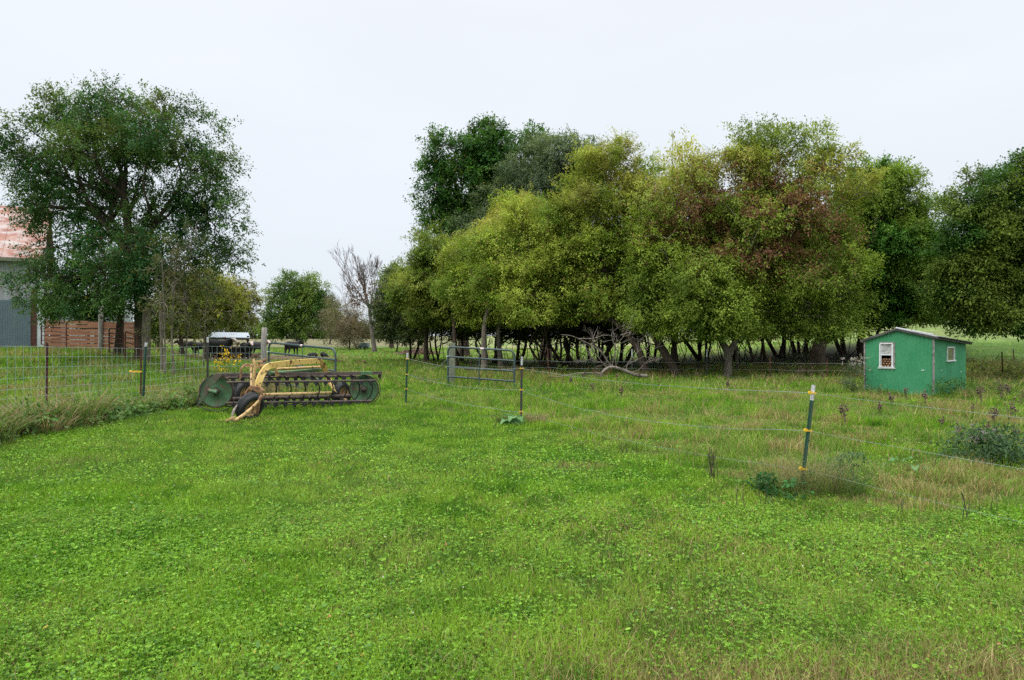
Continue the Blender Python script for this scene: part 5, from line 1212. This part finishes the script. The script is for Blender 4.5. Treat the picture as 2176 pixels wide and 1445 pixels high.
# rank weeds behind the fence and by the rake
pcs = []
for k in range(46):
    y_ = rc_.uniform(15.6, 19.5); xf = float(np.interp(y_, [15, 17, 19.6], [-7.0, -7.1, -7.3])) + rc_.normal(0, .4)
    pcs.append(sprout_leaves(rc_, (xf, y_), 150, .28, .0, rc_.uniform(.25, .6), .05, (.07, .10, .03), (.12, .12, .05))); pcs.append(sprays(rc_, (xf, y_), 30, rc_.uniform(.35, .6), .009, .25, TA, (.16, .10, .06), .7, arch=True))
V, Fs, Cc = cat3(pcs); tagit(np_mesh("rank_weeds", V, Fs, Cc, M['grass']), "brownish green weeds crowding the left end of the old rake", "weeds", kind="stuff")
# clump at the nearest post
c = P1a[:2]; pcs = [sprays(rc_, (c[0] + dx, c[1] + dy), n, h, .0036, s, ca, cb, 1.0, arch=True) for dx, dy, n, h, s, ca, cb in ((.10, 0, 110, .62, .15, TA, GA), (.25, .05, 150, .50, .18, TA, (.12, .15, .05)), (-.3, 0, 130, .34, .2, GA, GB), (.5, 0, 120, .32, .18, GA, GB), (0, -.03, 160, .42, .14, (.11, .15, .05), TA), (-.2, .1, 90, .5, .15, TA, TB), (.4, .0, 130, .42, .15, TA, GA), (.3, -.1, 200, .3, .25, GA, GB), (-.1, -.12, 150, .25, .25, GA, GB))]
clump("dry_grass_clump", "dry tan and green grass clump around the nearest leaning post", "grass clump", pcs, c)
cc = (c[0] - .22, c[1] - .22); clump("clover_clump", "dark green broad-leaved clump at the foot of the nearest post", "plant", [sprout_leaves(rc_, cc, 900, .26, .0, .2, .034, (.03, .10, .03), (.06, .17, .05), .8)], cc)
cc = (c[0] + .52, c[1] + .02); clump("feathery_weed", "blue-green feathery weed just right of the nearest post", "plant", [sprout_leaves(rc_, cc, 1000, .13, .05, .40, .035, (.07, .13, .06), (.11, .18, .09), .3)], cc)
# burdock at the middle post
def burdock(c, label, n=16, s=.2, cols=((.09, .20, .06), (.16, .30, .12))):
    rng = np.random.default_rng(5); V, Fs = [], []; Cc = []
    for k in range(n):
        a = rng.uniform(0, 6.28); L_ = s * rng.uniform(.7, 1.2); r0 = rng.uniform(.03, .22); p = np.array((c[0] + math.cos(a) * r0, c[1] + math.sin(a) * r0 * .7, 0)); p[2] = H(p[0], p[1]) + rng.uniform(.05, .16)
        d = np.array((math.cos(a), math.sin(a), rng.uniform(-.5, .1))); d = unit(d); sd = unit(np.cross(d, (0, 0, 1.))); up = np.cross(sd, d); n0 = len(V); W = L_ * .8
        prof = [(0, .25), (.12, .42), (.3, .5), (.55, .42), (.8, .24), (1, .02)]
        for t_, w_ in prof:
            bend = -.35 * t_ * t_ * L_
            rip = .02 * math.sin(t_ * 17 + k)
            V += [p + d * t_ * L_ + sd * w_ * W + (0, 0, bend + .05 * w_ + rip), p + d * t_ * L_ + (0, 0, bend), p + d * t_ * L_ - sd * w_ * W + (0, 0, bend + .05 * w_ - rip)]
        for i in range(len(prof) - 1):
            for j in (0, 1): q = n0 + i * 3 + j; Fs += [(q, q + 1, q + 4), (q, q + 4, q + 3)]
        f = rng.random(); col = np.array(cols[0]) * f + np.array(cols[1]) * (1 - f); Cc += [col * (1 if i % 3 == 1 else .85) for i in range(18)]
    pcs = [(np.array(V), np.array(Fs), np.array(Cc))]
    return pcs
c = (P2a[0] - .10, 12.75); clump("burdock_plant", "large-leaved burdock at the foot of the middle dark post", "plant", burdock(c, "", 18, .19) + [sprays(rc_, (c[0] + .38, c[1] + .1), 130, .28, .008, .16, TA, TB, 1, arch=True)] + [sprays(rc_, (c[0] - .25, c[1] + .1), 60, .28, .008, .14, (.05, .06, .03), TB, 1, arch=True)], c)
c = (4.85, 8.2); clump("burdock_plant", "single light green burdock leaf cluster under the right-hand wires", "plant", burdock(c, "", 4, .16), c)
# dark green thistle beds with mauve tops at the right
for px, py, n, rad, h, lab in ((2066, 978, 1500, .42, .32, "dark green thistle bed with mauve heads, left of the two at the right edge"), (2156, 985, 1700, .5, .38, "dark green thistle bed with mauve heads cut by the right edge")):
    D = 1.65 * F / (py - 712); c = G_(px, D)
    pcs = [sprout_leaves(rc_, (c[0] + rc_.normal(0, rad * .5), c[1] + rc_.normal(0, rad * .3)), n // 4, rad * .55, .0, h, .06, (.040, .085, .035), (.075, .135, .06), .3) for _ in range(6)]
    pcs += [sprout_leaves(rc_, (c[0] + rc_.normal(0, rad * .5), c[1] + rc_.normal(0, rad * .4)), 22, .04, h * .9, h * 1.15, .025, (.24, .17, .20), (.34, .28, .30), .8) for _ in range(5)]
    clump("thistle_bed", lab, "thistle", pcs, c, "thistle beds")
# weeds at the shed
for px, D, n, rad, h, ca, cb, lab in ((1996, 17.9, 700, .3, .3, (.045, .10, .02), (.08, .15, .03), "low green shrub at the shed's near corner"), (2030, 18.6, 1200, .42, .42, (.05, .11, .025), (.09, .17, .035), "bushy green shrub under the shed's small window"),
        (1818, 19.5, 1300, .3, .95, (.06, .085, .05), (.10, .12, .075), "grey-green seeding thistle standing at the shed's left corner"), (1865, 18.6, 300, .2, .2, (.06, .10, .03), (.13, .12, .05), "short weed before the shed's window wall"), (2110, 19, 900, .55, .38, (.05, .10, .025), (.09, .15, .035), "mixed green shrub right of the shed")):
    c = G_(px, D); pcs = [sprout_leaves(rc_, c, n, rad, .0, h, .055, ca, cb, .4)]
    if h > .9: pcs += [sprout_leaves(rc_, (c[0] + rc_.normal(0, .2), c[1]), 14, .03, h * rc_.uniform(.75, 1.0), h * 1.05, .03, (.45, .38, .40), (.5, .47, .45), .8) for _ in range(10)]
    clump("weed_shrub", lab, "shrub", pcs, c)
# bank growth behind the shed
pcs = []
for k in range(70):
    D = rc_.uniform(24.5, 33); px = rc_.uniform(2040, 2330); c = G_(px, D); pcs.append(sprout_leaves(rc_, c, 130, .6, 0, rc_.uniform(.15, .38), .08, (.055, .08, .02), (.09, .10, .03), .4)); pcs.append(sprays(rc_, c, 30, .35, .015, .5, (.10, .12, .03), TB, .6))
V, Fs, Cc = cat3(pcs); tagit(np_mesh("bank_growth", V, Fs, Cc, M['grass']), "dark rank growth on the bank below the pale field at the right", "undergrowth", kind="stuff")
# undergrowth at the wood's edge
pcs = []
for k in range(150):
    D = rc_.uniform(25.5, 31); px = rc_.uniform(1020, 1840); c = G_(px, D); pcs.append(sprout_leaves(rc_, c, 45, .35, 0, rc_.uniform(.12, .38), .07, (.05, .10, .02), (.10, .15, .03), .5))
    if k % 3 == 0: pcs.append(sprays(rc_, c, 14, .45, .014, .3, TA, (.3, .16, .06), .8, arch=True))
for k in range(60):
    D = rc_.uniform(18, 24); px = rc_.uniform(960, 1400); c = G_(px, D); pcs.append(sprout_leaves(rc_, c, 60, .3, 0, rc_.uniform(.1, .25), .05, (.05, .12, .02), (.09, .17, .03), .6))
for k in range(16):
    D = rc_.uniform(22.5, 26); px = rc_.uniform(975, 1200); c = G_(px, D); pcs.append(sprays(rc_, c, 30, .55, .014, .35, (.26, .18, .07), GA, .7, arch=True))
V, Fs, Cc = cat3(pcs); tagit(np_mesh("undergrowth", V, Fs, Cc, M['grass']), "low leafy undergrowth along the edge of the wood and around the tube gate", "undergrowth", kind="stuff")
# brown dried weeds, one design copied
def dried_weed(seed, h, col=(.15, .105, .075)):
    rng = np.random.default_rng(seed); V, Fs, Cc, off = [], [], [], 0; mb = MB()
    for k in range(5):
        a = rng.uniform(0, 6.28); e_ = np.array((math.cos(a) * .12 * h, math.sin(a) * .12 * h, h * rng.uniform(.65, 1.0)))
        q = branchy(mb, rng, (0, 0, -.02), e_, .006, .003, .06, 6, 4)
        for _ in range(3): i = rng.integers(2, len(q)) if len(q) > 2 else 1; branchy(mb, rng, q[i], q[i] + rng.normal(0, .08, 3) * h + (0, 0, .09 * h), .003, .002, .1, 3, 3)
        for _ in range(5):
            p = e_ + rng.normal(0, .05 * h, 3) - (0, 0, rng.uniform(0, .35) * h); r_ = rng.uniform(.012, .026)
            mb.lathe(p, unit(rng.normal(size=3)), [(-r_, .001), (-r_ * .5, r_), (r_ * .4, r_ * .8), (r_, .001)], 5)
    return mb.build("dried_weed", mk("dried_stem", col, tuple(x_ * .6 for x_ in col), (.26, .19, .13), scale=20, rough=.95), None)
ws = [dried_weed(k, h) for k, h in ((1, .42), (2, .55), (3, .34))]
sw = [(1260, 838, 0), (1268, 815, 1), (1213, 820, 0), (1240, 800, 2), (1310, 808, 2), (1530, 812, 2), (1545, 828, 2), (1705, 792, 1), (1722, 790, 1), (1695, 800, 0), (1750, 808, 2), (2085, 862, 0), (2130, 850, 1), (2142, 845, 0), (2065, 880, 2), (2110, 905, 0), (2150, 900, 1), (2170, 862, 1), (1965, 860, 2), (1925, 850, 0), (1895, 862, 2),
      (2000, 905, 2), (1795, 905, 0), (2040, 925, 2), (1870, 880, 2), (2160, 935, 2), (1320, 845, 2), (2095, 920, 2), (1480, 800, 0), (1360, 795, 0)]
rs_ = np.random.default_rng(9)
for i, (px, py, k) in enumerate(sw):
    D = 1.65 * F / (py - 712) if py > 770 else 26; o = ws[i] if i < 3 else ws[k].copy()
    if i >= 3: C.objects.link(o)
    o.location = tuple(G_(px, min(D, 25))); o.rotation_euler.z = rs_.uniform(0, 6.28); s = rs_.uniform(.65, 1.05); o.scale = (s, s, s)
    tagit(o, "dried brown weed standing in the rough pasture", "weed", "dried brown weeds in the pasture")
# dark upright stalks
def stalks(px, py, n, h, lab, spread=.05, r=.004):
    D = 1.65 * F / (py - 712); c = G_(px, D); rng = np.random.default_rng(px); mb = MB()
    for k in range(n): a = c + (rng.normal(0, spread), rng.normal(0, spread), -.02); b_ = a + (rng.normal(0, .03), rng.normal(0, .03), h * rng.uniform(.7, 1)); branchy(mb, rng, a, b_, r, r * .6, .03, 6, 4)
    tagit(mb.build("weed_stalk", mk("dark_stalk", (.07, .055, .035), (.04, .035, .025), scale=20, rough=.95), None, c), lab, "weed stalk")
stalks(1512, 1018, 13, .40, "bundle of dark green upright stalks left of the nearest post", .028)
stalks(2051, 1112, 3, .30, "short pair of black stalks at the edge of the right lawn", .01, .005)
stalks(2105, 1100, 2, .42, "thin tall stalk near the right edge above the clover", .02, .003)
stalks(2078, 1106, 1, .38, "single thin stalk leaning left above the clover at right", .01, .003)
stalks(1975, 1006, 2, .36, "two dark stalks in the tan grass under the right-hand wires", .03, .004)
stalks(1917, 1100, 3, .22, "short brown stalks in the clover below the lowest right wire", .02, .004)
stalks(1327, 965, 7, .22, "small brown dry stem tuft in the lawn between the two nearer posts", .05, .004)
stalks(1600, 1085, 4, .45, "sparse dark stems left of the nearest post's grass clump", .09, .0035)
# yellow coneflowers behind the rake
def flowers():
    rng = np.random.default_rng(44); D = 18.2; c = G_(478, D); mb, fl = MB(), []
    for px, py in ((463, 764), (480, 765), (480, 745), (503, 763), (461, 780), (473, 782), (476, 752), (484, 758)):
        p = P(px, py, D + rng.normal(0, .1)); branchy(mb, rng, (p[0] + rng.normal(0, .05), p[1], float(H(p[0], p[1]))), p, .006, .004, .03, 6, 4); fl.append(sprout_leaves(rng, p, 34, .04, p[2] - .06 - H(p[0], p[1]), p[2] + .06 - H(p[0], p[1]), .05, (.70, .46, .01), (.55, .33, .01), .5))
    t = root("coneflower_plant", c, "yellow flowering plant behind the wire fence, left of the rake's lever", "flower")
    mb.build("stem", mk("flower_stem", (.06, .09, .03), rough=.8), t); V, Fs, Cc = cat3(fl); np_mesh("blossom", V, Fs, Cc, M['grass'], t)
flowers()
# scattered small whites and fallen leaves in the lawn
n = 60; x_ = rc_.uniform(-3.5, 3.5, n); y_ = rc_.uniform(3.6, 11, n); x_ = x_ * y_ / 5; keep = lawn_mask(x_, y_) > .5; x_, y_ = x_[keep], y_[keep]
V, Fs, Cc = hexleaves(np.stack([x_, y_, H(x_, y_) + .06], 1), np.full(len(x_), .006), np.tile((.62, .60, .52), (len(x_), 1)), .6)
tagit(np_mesh("clover_blossoms", V, Fs, Cc, M['grass']), "tiny white clover heads dotted over the lawn", "clover blossoms", kind="stuff")
n = 36; x_ = rc_.uniform(-3, 4.5, n); y_ = rc_.uniform(3.4, 8, n); x_ = x_ * y_ / 6
V, Fs, Cc = hexleaves(np.stack([x_, y_, H(x_, y_) + .055], 1), .008 + .009 * rc_.random(n), np.array((.36, .17, .08)) * (.6 + .8 * rc_.random((n, 1))), .5, 6, .55)
tagit(np_mesh("fallen_leaves", V, Fs, Cc, M['grass']), "a few brown and orange fallen leaves on the lawn", "fallen leaves", kind="stuff")
